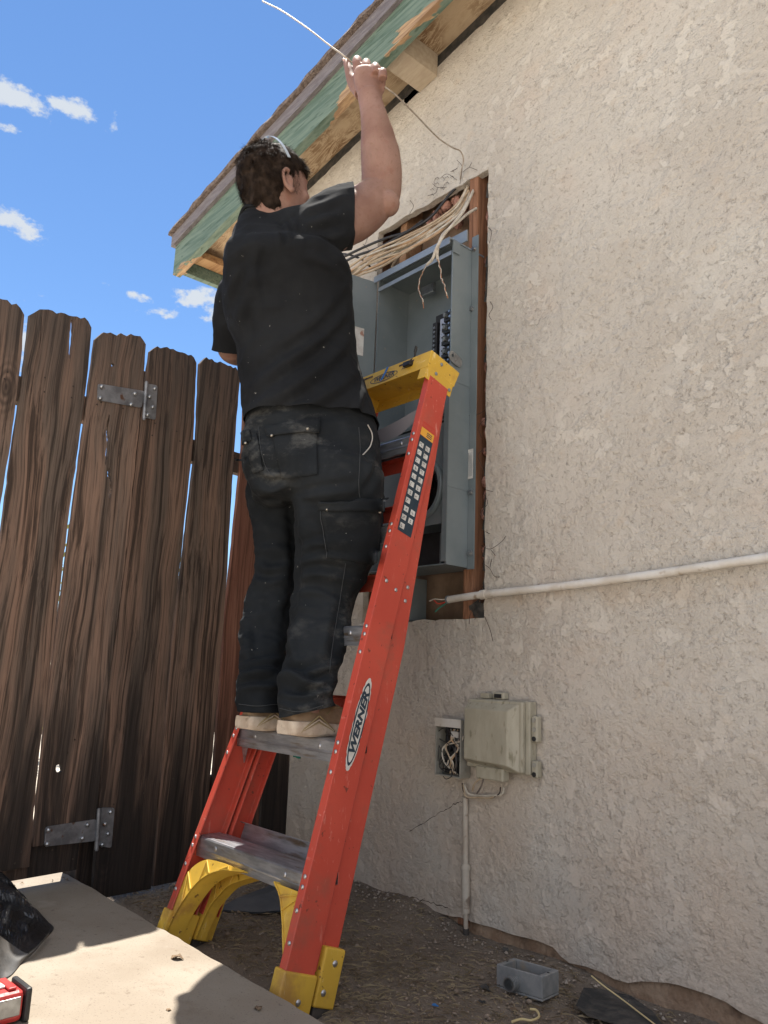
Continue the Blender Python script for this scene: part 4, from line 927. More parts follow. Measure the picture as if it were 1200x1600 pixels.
    for s, xa in ((1, x1), (-1, x0)):                     # deeper pockets that hold the rail ends
        MB().bbox((0, 1.686, -.014), (.0035, 1.7285, .100), .001, fr=lambda u, v, w_: tuple(ladc(xa-s*(.001+u), v, w_))).build('rail_pocket', Y, tc_)
        MB().bbox((0, 1.690, -.015), (.034, 1.7285, -.0115), .001, fr=lambda u, v, w_: tuple(ladc(xa-s*(.005+u), v, w_))).build('rail_pocket', Y, tc_)
    # front-face print, slots, tape; coordinates on the sloped skirt
    def face(u, t, off):                                  # t 0..1 up the front skirt
        a = ladc(0, 1.728, -.016)+(ladc(0, 1.782, -.024)-ladc(0, 1.728, -.016))*t; return np.array([LX+u, a[1]-off, a[2]-off*.2])
    for (ua, ub) in ((-.150, -.095), (.035, .105)):
        MB().bbox((ua, .72, .0004), (ub, .84, .0014), .0004, fr=lambda u, t, o: tuple(face(u, t, o))).build('slot', M['fence'], tc_)
    def oval(cx, ct, a, b, off, m, name, ring_=None):
        N = 40; mb = MB()
        o = [face(cx+a*math.cos(2*math.pi*i/N), ct+b*math.sin(2*math.pi*i/N)/.055, off) for i in range(N)]
        if ring_: i_ = [face(cx+a*ring_*math.cos(2*math.pi*i/N), ct+b*(ring_-.14)*math.sin(2*math.pi*i/N)/.055, off) for i in range(N)]; mb.add(o+i_, [(i, (i+1) % N, N+(i+1) % N, N+i) for i in range(N)])
        else: mb.add(o, [tuple(range(N))])
        return mb.build(name, m, tc_, fixn=False)
    oval(-.035, .40, .068, .0150, .0012, M['navy'], 'oval_print', .95)
    vs, fs = text_verts('WERNER', .0225, .25, .0005)
    MB().add([face(-.035+x*1.12, .40+y/.055, .0014) for x, y in vs], fs).build('lettering', M['navy'], tc_, fixn=False)
    vs, fs = text_verts('A-6', .010, 0, .0003)
    MB().add([face(.060+x, .50+y/.055, .0014) for x, y in vs], fs).build('lettering', M['navy'], tc_, fixn=False)
    bolt = [(x1+.002, 1.764, .030), (x1+.001, 1.722, .020), (x1+.001, 1.705, .088)]
    for b in bolt: MB().ball(ladc(*b), (.003, .006, .006), 10).build('rivet', M['label_grey'], tc_, smooth='all')
    # blue tape strip and black clip at the cap's front edge
    P = [face(-.020, 1.02, .003), face(-.026, .80, .003), face(-.036, .45, .003), face(-.044, .22, .003)]
    vs = []
    for p in P: vs += [p-np.array([.006, 0, 0]), p+np.array([.006, 0, 0])]
    MB().add(vs, [(2*i, 2*i+1, 2*i+3, 2*i+2) for i in range(3)]).build('blue_tape', M['blue'], tc_)
    # safety label on the near rail's web
    def web(v, w_, off=0.): return lad(hw(v)+.0008+off, v, w_)
    def quad(v0, v1, w0, w1, off, mb): mb.add([web(v0, w0, off), web(v0, w1, off), web(v1, w1, off), web(v1, w0, off)], [(0, 1, 2, 3)])
    v0, v1 = 1.195, 1.565
    mb = MB(); quad(v0, v1-.05, .015, .070, .0002, mb); sl = mb.build('safety_label', M['navy'], rail_near, fixn=False)
    mb = MB(); quad(v1-.049, v1-.022, .015, .070, .0002, mb); mb.build('label_header', M['label_orange'], rail_near, fixn=False)
    mb = MB(); quad(v1-.021, v1-.014, .015, .070, .0002, mb); quad(v1-.006, v1-.001, .015, .070, .0002, mb); mb.build('label_header', M['label_red'], rail_near, fixn=False)
    mb = MB(); dk = MB(); r = random.Random(4)
    for i in range(11):
        v = v0+.010+i*.0272
        for j in (0, 1):
            w_ = .019+j*.027+ (0 if i % 2 else .001)
            if i in (0, 3) and j == 1 and r.random() < .5: continue
            quad(v, v+.0165, w_, w_+.0175, .0006, mb)
            for q_ in range(3):
                a, b = v+r.uniform(.002, .010), w_+r.uniform(.001, .009); quad(a, a+r.uniform(.002, .005), b, b+r.uniform(.002, .005), .0010, dk)
    mb.build('pictogram', M['white_label'], sl, fixn=False); dk.build('pictogram_print', M['label_grey'], sl, fixn=False)
    mb = MB()
    for i in range(3): quad(v1-.044+i*.006, v1-.041+i*.006, .040, .062, .0006, mb)
    mb.build('header_print', M['navy'], rail_near, fixn=False)
    # the big oval maker's label, worn and torn at its edges
    vc, wc = .657, .040
    def lab(x, y, off): return web(vc+x, wc-y+x*.02, off)
    def ell(a, b, off, m, name, tear, n=70, seed=1):
        r = random.Random(seed); P = []
        for i in range(n):
            t = 2*math.pi*i/n; k = 1.
            if tear: k = 1-(r.random()**3)*.20*tear
            P.append((a*math.copysign(abs(math.cos(t))**.95, math.cos(t))*(.98+.02*k), b*math.sin(t)*k))
        V = [lab(x, y, off) for x, y in P]; return MB().add([lab(0, 0, off)]+V, [(0, 1+i, 1+(i+1) % n) for i in range(n)]).build(name, m, rail_near, fixn=False)
    ell(.118, .0205, .0003, M['white_label'], 'maker_label', 1.2, seed=3)
    ell(.105, .0180, .0006, M['navy'], 'maker_label_border', .35, seed=5)
    ell(.097, .0138, .0009, M['white_label'], 'maker_label_field', .1, seed=6)
    vs, fs = text_verts('WERNER', .032, .28, .0016)
    MB().add([lab(x*1.22, y*.80, .0013) for x, y in vs], fs).build('lettering', M['navy'], rail_near, fixn=False)
    # clear tape hanging between the rails at the top
    P = [at_y(x, y, -.36) for x, y in ((583, 676), (602, 667), (625, 655), (640, 646), (652, 640))]; Q = [at_y(x, y, -.35) for x, y in ((583, 694), (604, 689), (624, 680), (640, 666), (652, 652))]
    vs = [p for ab in zip(crom(P, 4), crom(Q, 4)) for p in ab]; MB().add(vs, [(2*i, 2*i+1, 2*i+3, 2*i+2) for i in range(len(vs)//2-1)]).build('tape_strip', M['tape'], L)
    return L
build_ladder()
o = MB()
P = [at_y(645+0, 560, -.27), at_y(645, 557, -.27)]
def build_clip():
    a = at_y(636, 572, -.335); mb = MB()
    mb.tube(crom([a, a+(.006, .01, .02), a+(.018, .015, .03), a+(.022, .012, .05), a+(.026, .012, .064)], 5), .0035, 8)
    mb.bbox(a-(.014, .008, .002), a+(.02, .022, .014), .003); mb.tube([a+(.022, .012, .045), a+(.030, .010, .060)], .005, 8)
    tag(mb.build('hand_tool', M['black']), 'small black hand tool lying on the yellow ladder top beside blue tape', 'hand tool')
build_clip()

# ------------------------------------------------------------------ telephone boxes and conduits
def build_boxes():
    n = thing('utility_box', at_y(790, 1170), 'closed beige plastic utility box with a raised cover on the stucco wall', 'utility box')
    A = at_y(746, 1098); B = at_y(832, 1228); x0, x1, z1, z0 = A[0], B[0]-.004, A[2]+.012, B[2]+.036
    x0 += .004
    N = M['nid']
    MB().bbox((x0+.004, -.035, z0-.004), (x1+.022, -.002, z1+.002), .004).build('base', N, n)
    mb = MB(); mb.bbox((x0, -.052, z0), (x1+.008, -.036, z1), .004); cv = mb.build('cover', N, n)
    mb = MB(); b0 = [(x0+.004, z0+.012), (x1-.004, z0+.002), (x1-.004, z1-.008), (x0+.004, z1-.008)]; b1 = [(x0+.008, z0+.024), (x1-.032, z0+.018), (x1-.032, z1-.028), (x0+.008, z1-.028)]
    vs = [(x, -.0525, z) for x, z in b0]+[(x, -.074, z) for x, z in b1]; mb.add(vs, [(0, 1, 5, 4), (1, 2, 6, 5), (2, 3, 7, 6), (3, 0, 4, 7), (4, 5, 6, 7)]); o = mb.build('raised_panel', N, cv)
    bv = o.modifiers.new('b', 'BEVEL'); bv.width = .003; bv.segments = 2
    xm = x0+(x1-x0)*.22
    MB().bbox((xm, -.060, z0-.030), (xm+.105, -.030, z0+.006), .004).build('latch_skirt', N, n)
    for z, nm in ((z1-.060, 2), (z0+.016, 1)):
        mb = MB(); mb.bbox((x1+.023, -.030, z-.052*nm/2), (x1+.044, -.006, z+.022), .005); h = mb.build('mounting_lug', N, n)
        for k in range(nm+1):
            c = (x1+.0335, -.0305, z+.010-k*.026); MB().tube([c, (c[0], c[1]-.002, c[2])], .007, 12).build('screw', M['black' if k == nm else 'nid_grey'], h, smooth=True)
    mb = MB(); mb.bbox((x0+.030, -.026, z1+.003), (x0+.064, -.004, z1+.020), .003); mb.bbox((x0+.082, -.028, z1+.003), (x0+.126, -.004, z1+.024), .004); t = mb.build('top_lug', N, n)
    MB().bbox((x0+.090, -.031, z1+.007), (x0+.118, -.0285, z1+.019), .001).build('slot', M['black'], t)
    # open small box with the wires inside
    s = thing('junction_box', at_y(717, 1165), 'small open pale junction box full of loose wires beside the beige box', 'junction box')
    C = at_y(697, 1122); D = at_y(738, 1222); a0, a1, c1, c0 = C[0]+.004, D[0]-.004, C[2], D[2]+.012; G = M['nid_grey']
    mb = MB(); mb.bbox((a0, -.052, c0), (a0+.004, -.004, c1), .001); mb.bbox((a1-.004, -.052, c0), (a1, -.004, c1), .001); mb.bbox((a0+.0045, -.052, c1-.004), (a1-.0045, -.004, c1), .001); mb.bbox((a0+.0045, -.052, c0), (a1-.0045, -.004, c0+.004), .001); mb.bbox((a0+.0045, -.008, c0+.0045), (a1-.0045, -.003, c1-.0045), .001)
    mb.build('shell', G, s)
    MB().bbox((a0-.001, -.055, c1-.024), (a1+.001, -.0525, c1+.002), .001).build('cover_strip', M['pvc'], s)
    MB().box((a0+.006, -.0105, c0+.006), (a1-.006, -.0085, c1-.006)).build('terminal_board', M['black'], s)
    w_ = a1-a0
    for i in range(5):
        c = (a0+w_*(.3+.35*(i % 2)), -.024, c0+.03+i*.026); mb = MB(); mb.bbox((c[0]-.011, -.03, c[2]-.009), (c[0]+.011, -.011, c[2]+.009), .003); mb.tube([(c[0], -.03, c[2]), (c[0], -.036, c[2])], .006, 8)
        mb.build('terminal_block', M['black' if i % 3 else 'label_grey'], s, smooth=True)
    MB().bbox((a0+w_*.55, -.045, c1-.055), (a0+w_*.82, -.03, c1-.036), .002).build('white_tag', M['white_label'], s)
    for i in range(9):
        r = random.Random(i*3+2); m_ = ['cable_white', 'cable_black', 'cable_white', 'cable_orange', 'cable_black', 'cable_white', 'steel_wire', 'cable_black', 'cable_tan'][i]
        x = a0+w_*r.uniform(.3, .85); P = [(x, -.03, c1-.03), (x+r.uniform(-.02, .02), -.045, c1-.06), (a0+w_*r.uniform(.2, .85), -.04, (c0+c1)/2), (a0+w_*r.uniform(.3, .85), -.046, c0+.04), (a0+w_*r.uniform(.4, .8), -.03, c0+.008)]
        MB().tube(crom(P, 6), r.uniform(.0014, .003), 6).build('lead', M[m_], s, smooth=True)
    for i, L_ in enumerate(([(708, 1150), (697, 1138), (686, 1142), (684, 1152), (700, 1162), (705, 1170)], [(686, 1164), (685, 1180), (685, 1196), (694, 1201), (703, 1190), (695, 1184), (687, 1195)], [(686, 1165), (694, 1180), (706, 1186), (704, 1200), (694, 1206)],
                            [(697, 1180), (692, 1205), (696, 1217), (706, 1212), (705, 1200)], [(700, 1176), (688, 1186), (688, 1200), (700, 1206), (708, 1196)])):
        P = [at_y(x, y, -.045-.012*math.sin(j*1.7+i)) for j, (x, y) in enumerate(L_)]; MB().tube(crom(P, 6), .0013, 5).build('loose_wire', M['cable_black'], s, smooth=True)
    # leads below both boxes
    for i, (L_, m_) in enumerate((([(725, 1225), (732, 1240), (750, 1243), (770, 1243), (785, 1240), (787, 1230)], 'cable_white'), ([(724, 1226), (728, 1244), (748, 1246), (766, 1247), (774, 1242)], 'cable_tan'), ([(722, 1224), (724, 1236), (730, 1248)], 'rust_wire'), ([(752, 1215), (742, 1224), (738, 1236)], 'cable_tan'), ([(756, 1214), (752, 1228), (745, 1240)], 'steel_wire'), ([(782, 1230), (780, 1240), (770, 1246)], 'rust_wire'))):
        P = [at_y(x, y, -.018-.006*(j % 2)) for j, (x, y) in enumerate(L_)]; MB().tube(crom(P, 6), (.0032, .003, .002, .003, .0025, .002)[i], 6).build('lead', M[m_], n if i > 2 else s, smooth=True)
    # vertical conduit to the ground
    v = thing('conduit', at_y(727, 1440), 'thin upright conduit running down from the beige box into the dirt', 'conduit')
    T = at_y(727, 1246, -.012); Bt = at_y(728, 1462, -.014); Z = lambda k: T+(Bt-T)*k
    MB().tube([Z(0), Z(.25), Z(.5)], .0088, 14).build('upper_pipe', M['pvc_dirty'], v, smooth=True)
    MB().tube([Z(.49), Z(.84)], .0125, 14).build('sleeve', M['pvc_dirty'], v, smooth=True)
    MB().tube([Z(.5), Z(.53)], .0155, 14).build('coupling', M['pvc_dirty'], v, smooth=True)
    MB().tube([Z(.84), Z(1.02)], .0070, 10).build('lower_cable', M['pvc_dirty'], v, smooth=True)
    MB().tube([Z(.95), Z(1.02)], .0095, 10).build('buried_end', M['rubber'], v, smooth=True)
    mb = MB(); c = Z(.515); mb.bbox((c[0]-.026, -.004, c[2]-.014), (c[0]-.010, -.0005, c[2]+.03), .001); mb.build('strap', M['pvc_dirty'], v)
    # long conduit across the wall
    h = thing('conduit', at_y(950, 908, -.03), 'long pale conduit across the stucco wall, cut open end with three wires', 'conduit')
    pts = [at_y(x, y, Y) for x, y, Y in ((700, 937, -.026), (755, 929, -.024), (860, 918, -.024), (960, 906, -.024), (1060, 892, -.026), (1200, 871, -.024))]
    d = (pts[-1]-pts[-2])/np.linalg.norm(pts[-1]-pts[-2]); pts.append(pts[-1]+d*3.2)
    MB().tube(crom(pts, 6), .0118, 18).build('pipe', M['pvc'], h, smooth=True)
    d0 = (pts[1]-pts[0]); MB().tube([pts[0]-d0*.02, pts[0]+d0*.03], .0133, 18).build('cut_end', M['label_grey'], h, smooth=True)
    MB().tube([pts[1]-d0*.06, pts[1]+d0*.08], .0152, 18).build('coupling', M['pvc'], h, smooth=True)
    for L_, m_ in (([(699, 936), (690, 937), (680, 936), (671, 939)], 'cable_white'), ([(699, 939), (692, 942), (684, 943), (678, 938)], 'label_red'), ([(699, 940), (694, 945), (686, 950), (680, 956)], 'teal')):
        MB().tube(crom([at_y(x, y, -.026-.004*j) for j, (x, y) in enumerate(L_)], 5), .0022, 6).build('lead', M[m_], h, smooth=True)
build_boxes()

# ------------------------------------------------------------------ things on the ground
def gz(x, y): return .022*noise.noise((x*2.1, y*2.1, 0))+.010*noise.noise((x*9, y*9, 3))+max(0, (y+.34)/.34)*.035*(.6+.8*noise.noise((x*3.1, 7, 0)))-max(0, min(1, (y+.45)/.4))*.05*max(0, min(1, (x+1.75)/.9))+.002
def at_g(x, y, h=0.):
    z = 0.
    for _ in range(8): p = at_z(x, y, z+h); z = gz(p[0], p[1])
    return np.array([p[0], p[1], z])
def build_ground_things():
    # cast metal box
    c = at_g(824, 1528, .03)
    b = thing('outlet_box', c, 'open grey cast metal outlet box with a threaded stub, lying on the dirt', 'outlet box')
    yaw = R(3); ct, st = math.cos(yaw), math.sin(yaw)
    e1 = np.array([ct, st, 0]); e2 = np.array([-st, ct, 0]); tilt = .10
    def fr(u, v, w_): return tuple(np.array(c)+e1*u+e2*v+np.array([0, 0, w_+tilt*u*.5+.02*0]))
    W, D, H = .068, .036, .055
    mb = MB(); mb.bbox((-W, -D, 0), (W, D, .006), .002, fr=fr)
    mb.bbox((-W, -D, .0065), (W, -D+.006, H), .002, fr=fr); mb.bbox((-W, D-.006, .0065), (W, D, H), .002, fr=fr); mb.bbox((-W, -D+.0065, .0065), (-W+.014, D-.0065, H-.0003), .002, fr=fr); mb.bbox((W-.014, -D+.0065, .0065), (W, D-.0065, H-.0003), .002, fr=fr)
    mb.build('shell', M['castbox'], b)
    mb = MB(); 
    def pipe(p, q, r0, r1, m, name, par):
        N = 20; vs = []; P, Q = np.array(p), np.array(q)
        for (rr, t) in ((r0, 0), (r0, 1), (r1, 1), (r1, 0)):
            for k in range(N):
                a = 2*math.pi*k/N; X = P+(Q-P)*t; vs.append(fr(X[0]+rr*math.cos(a), X[1], X[2]+rr*math.sin(a)))
        return MB().add(vs, [(i*N+k, i*N+(k+1) % N, ((i+1) % 4)*N+(k+1) % N, ((i+1) % 4)*N+k) for i in range(4) for k in range(N)]).build(name, m, par, smooth=True)
    pipe((-.012, -D+.001, .026), (-.012, -D-.026, .026), .0155, .012, M['zinc'], 'threaded_stub', b)
    for k in range(4): pipe((-.012, -D-.004-k*.006, .026), (-.012, -D-.007-k*.006, .026), .0168, .0156, M['castbox'], 'thread', b)
    for u in (-W+.007, W-.007):
        q = fr(u, .0, H); MB().tube([q, (q[0], q[1], q[2]+.0012)], .0028, 10).build('screw_hole', M['black'], b)
    # black plastic heap at the gate
    def sheet(name, pts, zs, m, label, cat, amp, seed, sub=26, up=.0):
        P = [at_z(x, y, z) for (x, y), z in zip(pts, zs)]; 
        return P
    g = thing('plastic_sheet', at_z(20, 1500, .07), 'crumpled black plastic sheet heaped against the gate at the slab edge', 'plastic sheet')
    tip = at_f(2, 1362, .05); bot = [at_f(34, 1400, .06), at_z(62, 1432, .085), at_z(84, 1450, .072), at_z(62, 1474, .074), at_z(46, 1486, .074), at_z(38, 1498, .073), at_z(14, 1526, .073), at_z(-30, 1545, .073), at_z(-120, 1540, .073), at_f(-120, 1420, .10)]
    n, m_ = 60, 26; B = crom(bot, 7)[:n]; n = len(B); vs = []
    for i in range(n):
        for j in range(m_):
            t = j/(m_-1); p = np.array(tip)*(1-t)+np.array(B[i])*t; p[2] = tip[2]*(1-t)**1.25+B[i][2]*(1-(1-t)**1.25)
            q = Vector((p[0]*1., p[1]*1., p[2]*1.)); a = .055*math.sin(math.pi*min(1, t*1.05))
            crease = abs(noise.noise(q*9))*1.6+abs(noise.noise(q*23))*.6
            out_ = np.array([.8, -.35, .5]); p = p+out_*a*(crease-.25)+out_*.02*math.sin(t*math.pi)
            p[2] = max(p[2], .073); vs.append(p)
    MB().add(vs, [(i*m_+j, (i+1)*m_+j, (i+1)*m_+j+1, i*m_+j+1) for i in range(n-1) for j in range(m_-1)]).build('film', M['bag'], g)
    # paler flap on its near side
    fl = [at_z(0, 1462, .15), at_z(22, 1478, .10), at_z(45, 1490, .085), at_z(62, 1474, .09), at_z(78, 1455, .085)]; fb = [at_z(-6, 1530, .074), at_z(16, 1524, .074), at_z(34, 1504, .074), at_z(50, 1492, .074), at_z(72, 1466, .074)]
    a, b_ = crom(fl, 6), crom(fb, 6); vs = []
    for i in range(len(a)):
        for j in range(8):
            t = j/7; p = a[i]*(1-t)+b_[i]*t; q = Vector(p); p = p+np.array([.5, -.5, .3])*.022*(noise.noise(q*14)+.2)*math.sin(math.pi*t); p[2] = max(.0735, p[2]); vs.append(p)
    MB().add(vs, [(i*8+j, (i+1)*8+j, (i+1)*8+j+1, i*8+j+1) for i in range(len(a)-1) for j in range(7)]).build('flap', M['grey_film'], g, smooth='all')
    # red tool, partly out of frame
    c = at_z(10, 1585, .07); t = thing('power_tool', c, 'red and black plastic power tool housing lying on the sunlit slab', 'power tool')
    d = np.array(at_z(40, 1572, .07))-np.array(at_z(-30, 1590, .07)); d = d/np.linalg.norm(d); s_ = np.array([d[1], -d[0], 0.])
    E0 = np.array(at_z(38, 1592, .07))
    fr = lambda u, v, w_: tuple(E0+d*u+s_*v*1.+np.array([0, 0, w_]))
    MB().bbox((-.16, -.055, .004), (-.012, .02, .058), .010, fr=fr).build('housing', M['red_tool'], t)
    MB().bbox((-.0115, -.058, .001), (.001, .023, .061), .005, fr=fr).build('end_band', M['black'], t)
    MB().bbox((-.13, .0205, .018), (-.02, .024, .050), .002, fr=fr).build('silver_plate', M['zinc'], t)
    mb = MB()
    for k in range(3): mb.bbox((-.10+k*.03, -.05, .059), (-.085+k*.03, .01, .064), .002, fr=fr)
    mb.build('grip_rib', M['red_tool'], t); MB().bbox((-.15, -.04, .0585), (-.03, -.01, .0625), .0015, fr=fr).build('label_plate', M['white_label'], t)
    # slate sheet by the fence foot
    P = [(338, 1422), (372, 1408), (415, 1386), (452, 1372), (470, 1392), (462, 1412), (440, 1423), (400, 1424)]
    V = [at_z(x, y, .012) for x, y in P]; vs = [(p[0], p[1], gz(p[0], p[1])+.010+.006*math.sin(i*2.3)) for i, p in enumerate(V)]; cx = np.mean(vs, axis=0)+np.array([0, 0, .012])
    o = MB().add([cx]+vs+[(a, b, c_-.004) for a, b, c_ in [tuple(cx)]+vs], [(0, 1+i, 1+(i+1) % 8) for i in range(8)]+[(9, 10+(i+1) % 8, 10+i) for i in range(8)]).build('plastic_scrap', M['slate']); tag(o, 'dark slate coloured sheet lying flat where the fence meets the wall', 'sheet')
    # tar paper sheet
    P = [(912, 1546), (940, 1544), (985, 1556), (1020, 1580), (1035, 1604), (1000, 1612), (950, 1598), (918, 1590), (900, 1574)]
    V = [at_g(x, y, .01) for x, y in P]; vs = []; k = len(V); cx = np.mean(V, axis=0)
    for rr in (0, .35, .7, 1.):
        for p in V: q = cx+(p-cx)*rr; vs.append((q[0], q[1], gz(q[0], q[1])+.012+.006*noise.noise(Vector(q)*22)))
    o = MB().add(vs, [(r_*k+i, r_*k+(i+1) % k, (r_+1)*k+(i+1) % k, (r_+1)*k+i) for r_ in range(3) for i in range(k)]).build('tar_paper', M['tar']); tag(o, 'torn sheet of black tar paper on the dirt beside the wall', 'tar paper')
    # twine
    def twine(pts, label, rr=.0018, m='twine', z=.02):
        P = [at_g(x, y, h+.01)+np.array([0, 0, h+.012]) for x, y, h in pts]; o = MB().tube(crom(P, 8), rr, 6).build('string', M[m], smooth=True); tag(o, label, 'string')
    twine([(924, 1526, .05), (945, 1543, .03), (975, 1565, .012), (1010, 1592, .005), (1040, 1615, .005)], 'straight pale yellow string lying over the black tar paper')
    twine([(800, 1598, 0), (815, 1594, 0), (830, 1596, 0), (842, 1590, 0), (838, 1580, 0), (828, 1578, 0)], 'short curled cream string on the dirt below the metal box', .0026)
    # dark scraps, blue chip, leaves
    def scrap(x, y, z, s, m, name, label, cat, seed, flat=.25, group=None):
        c = np.array(at_z(x, y, z)) if z > .05 else at_g(x, y); r = random.Random(seed); N = 9; z0 = c[2] if z > .05 else c[2]+.003; vs = [(c[0], c[1], z0+s*flat)]
        for i in range(N): a = 2*math.pi*i/N; q = s*r.uniform(.4, 1.15); vs.append((c[0]+q*math.cos(a), c[1]+q*math.sin(a)*.7, z0+s*flat*r.uniform(0, 1.1)))
        vs += [(a, b, c_-.0015) for a, b, c_ in vs]
        o = MB().add(vs, [(0, 1+i, 1+(i+1) % N) for i in range(N)]+[(10, 11+(i+1) % N, 11+i) for i in range(N)]+[(1+i, 11+i, 11+(i+1) % N, 1+(i+1) % N) for i in range(N)]).build(name, m); tag(o, label, cat, group)
    scrap(277, 1499, .071, .020, M['leaf_dry'], 'dry_leaf', 'curled brown dry leaf in the middle of the sunlit slab', 'leaf', 1, .5)
    scrap(403, 1577, .071, .012, M['leaf_dry'], 'dry_leaf', 'small dark dry leaf in the shadow at the slab edge', 'leaf', 2, .5)
    scrap(264, 1579, .071, .007, M['leaf_dry'], 'dry_leaf', 'tiny brown leaf crumb near the bottom of the sunlit slab', 'leaf', 3, .6)
    scrap(760, 1548, 0, .026, M['tar'], 'tar_scrap', 'ragged black scrap left of the metal outlet box', 'scrap', 4, .25)
    scrap(753, 1568, 0, .010, M['tar'], 'tar_scrap', 'small black scrap below the ragged one', 'scrap', 5, .3)
    scrap(680, 1573, 0, .011, M['blue'], 'plastic_chip', 'small bright blue plastic chip on the dirt', 'plastic chip', 6, .2)
    scrap(802, 1580, 0, .014, M['leaf_dry'], 'dry_leaf', 'dark dry leaf on the dirt below the metal outlet box', 'leaf', 7, .4)
    scrap(430, 1445, 0, .012, M['leaf_dry'], 'dry_leaf', 'brown leaf on the dirt between the ladder feet', 'leaf', 8, .4)
    scrap(790, 1486, 0, .016, M['tar'], 'tar_scrap', 'black scrap against the wall behind the metal outlet box', 'scrap', 9, .4)
    # straw, grit, chips: nobody could count it
    mb = MB(); r = random.Random(8)
    for i in range(9000):
        x = r.uniform(-2.4, -.1); y = -.72+abs(r.gauss(0, .30)) if r.random() < .5 else r.uniform(-.72, -.02)
        if y > -.01: continue
        dens = noise.noise((x*4, y*4, 9))*.5+.5
        if r.random() > dens+.2*(x > -1.4)-.15: continue
        z = gz(x, y)+.003; a = r.uniform(0, 6.28); l = r.uniform(.004, .02)*(2.4 if r.random() < .05 else 1); w_ = r.uniform(.0005, .0012); h = r.uniform(0, .005)
        dx, dy = math.cos(a)*l, math.sin(a)*l; px, py = -math.sin(a)*w_, math.cos(a)*w_
        mb.add([(x-dx-px, y-dy-py, z), (x-dx+px, y-dy+py, z), (x+px, y+py, z+h+.001), (x+dx, y+dy, z+h*.4), (x-px, y-py, z+h+.001)], [(0, 1, 2, 3, 4)])
    tag(mb.build('dry_litter', M['straw'], fixn=False), 'dry straw and chaff scattered over the shaded dirt', 'litter', kind='stuff')
    mb = MB()
    for i in range(2600):
        x = r.uniform(-2.4, -.1); y = r.uniform(-.73, -.02); s = r.uniform(.001, .0045)*(1.8 if r.random() < .03 else 1); z = gz(x, y)+s*.5
        mb.ball((x, y, z), (s*r.uniform(.7, 1.3), s, s*.7), 6)
    tag(mb.build('gravel', M['pebble'], smooth='all', fixn=False), 'fine gravel and crumbs on the dirt by the wall', 'gravel', kind='stuff')
    mb = MB()
    for i in range(700):
        x = r.uniform(-2.3, .2); y = -.012-abs(r.gauss(0, .06)) if r.random() < .75 else r.uniform(-.6, -.02); s = r.uniform(.0015, .006)*(1.7 if r.random() < .06 else 1); z = gz(x, y)+s*.4
        vs = [(x+s*r.uniform(.5, 1.2)*a, y+s*r.uniform(.5, 1.2)*b, z+s*r.uniform(.4, .9)*c) for a, b, c in ((1, 0, 0), (-1, 0, 0), (0, 1, 0), (0, -1, 0), (0, 0, 1), (0, 0, -1))]
        mb.add(vs, [(0, 2, 4), (2, 1, 4), (1, 3, 4), (3, 0, 4), (2, 0, 5), (1, 2, 5), (3, 1, 5), (0, 3, 5)])
    tag(mb.build('stucco_crumbs', M['crumb'], fixn=False), 'pale stucco crumbs fallen along the foot of the wall', 'crumbs', kind='stuff')
    mb = MB()                                             # leaf litter under the gate, in the sun
    for i in range(160):
        x = r.uniform(-2.75, -2.33); y = r.uniform(-1.35, -.86); s = r.uniform(.004, .012); a = r.uniform(0, 6.28)
        if x > -2.42 and r.random() < .7: continue
        mb.add([(x+s*math.cos(a), y+s*math.sin(a), .073), (x-s*.4*math.sin(a), y+s*.4*math.cos(a), .076), (x-s*math.cos(a), y-s*math.sin(a), .073), (x+s*.4*math.sin(a), y-s*.4*math.cos(a), .079)], [(0, 1, 2, 3)])
    tag(mb.build('leaf_litter', M['leaf_dry'], fixn=False), 'dry leaves blown under the gate onto the slab', 'litter', kind='stuff')
    # teal rag and white cloth caught behind the second step
    def rag(x, y, Y, w_, h, m, name, label, cat, seed):
        c = at_y(x, y, Y); vs = []; n = 9
        for i in range(n):
            for j in range(n): u, v = (i/(n-1)-.5)*w_, (j/(n-1)-.5)*h; q = Vector((u*40, v*40, seed)); vs.append((c[0]+u, c[1]+.012*noise.noise(q), c[2]+v+.006*noise.noise(q+Vector((5, 5, 5)))))
        o = MB().add(vs, [(i*n+j, (i+1)*n+j, (i+1)*n+j+1, i*n+j+1) for i in range(n-1) for j in range(n-1)]).build(name, m, smooth='all'); md = o.modifiers.new('s', 'SOLIDIFY'); md.thickness = .003; tag(o, label, cat)
    rag(464, 1176, -.575, .040, .024, M['teal'], 'rag', 'teal rag hanging just under the step the man stands on', 'rag', 1)
    rag(487, 1175, -.572, .044, .020, M['white_cloth'], 'rag', 'grubby white rag beside the teal one under the step', 'rag', 2)
build_ground_things()

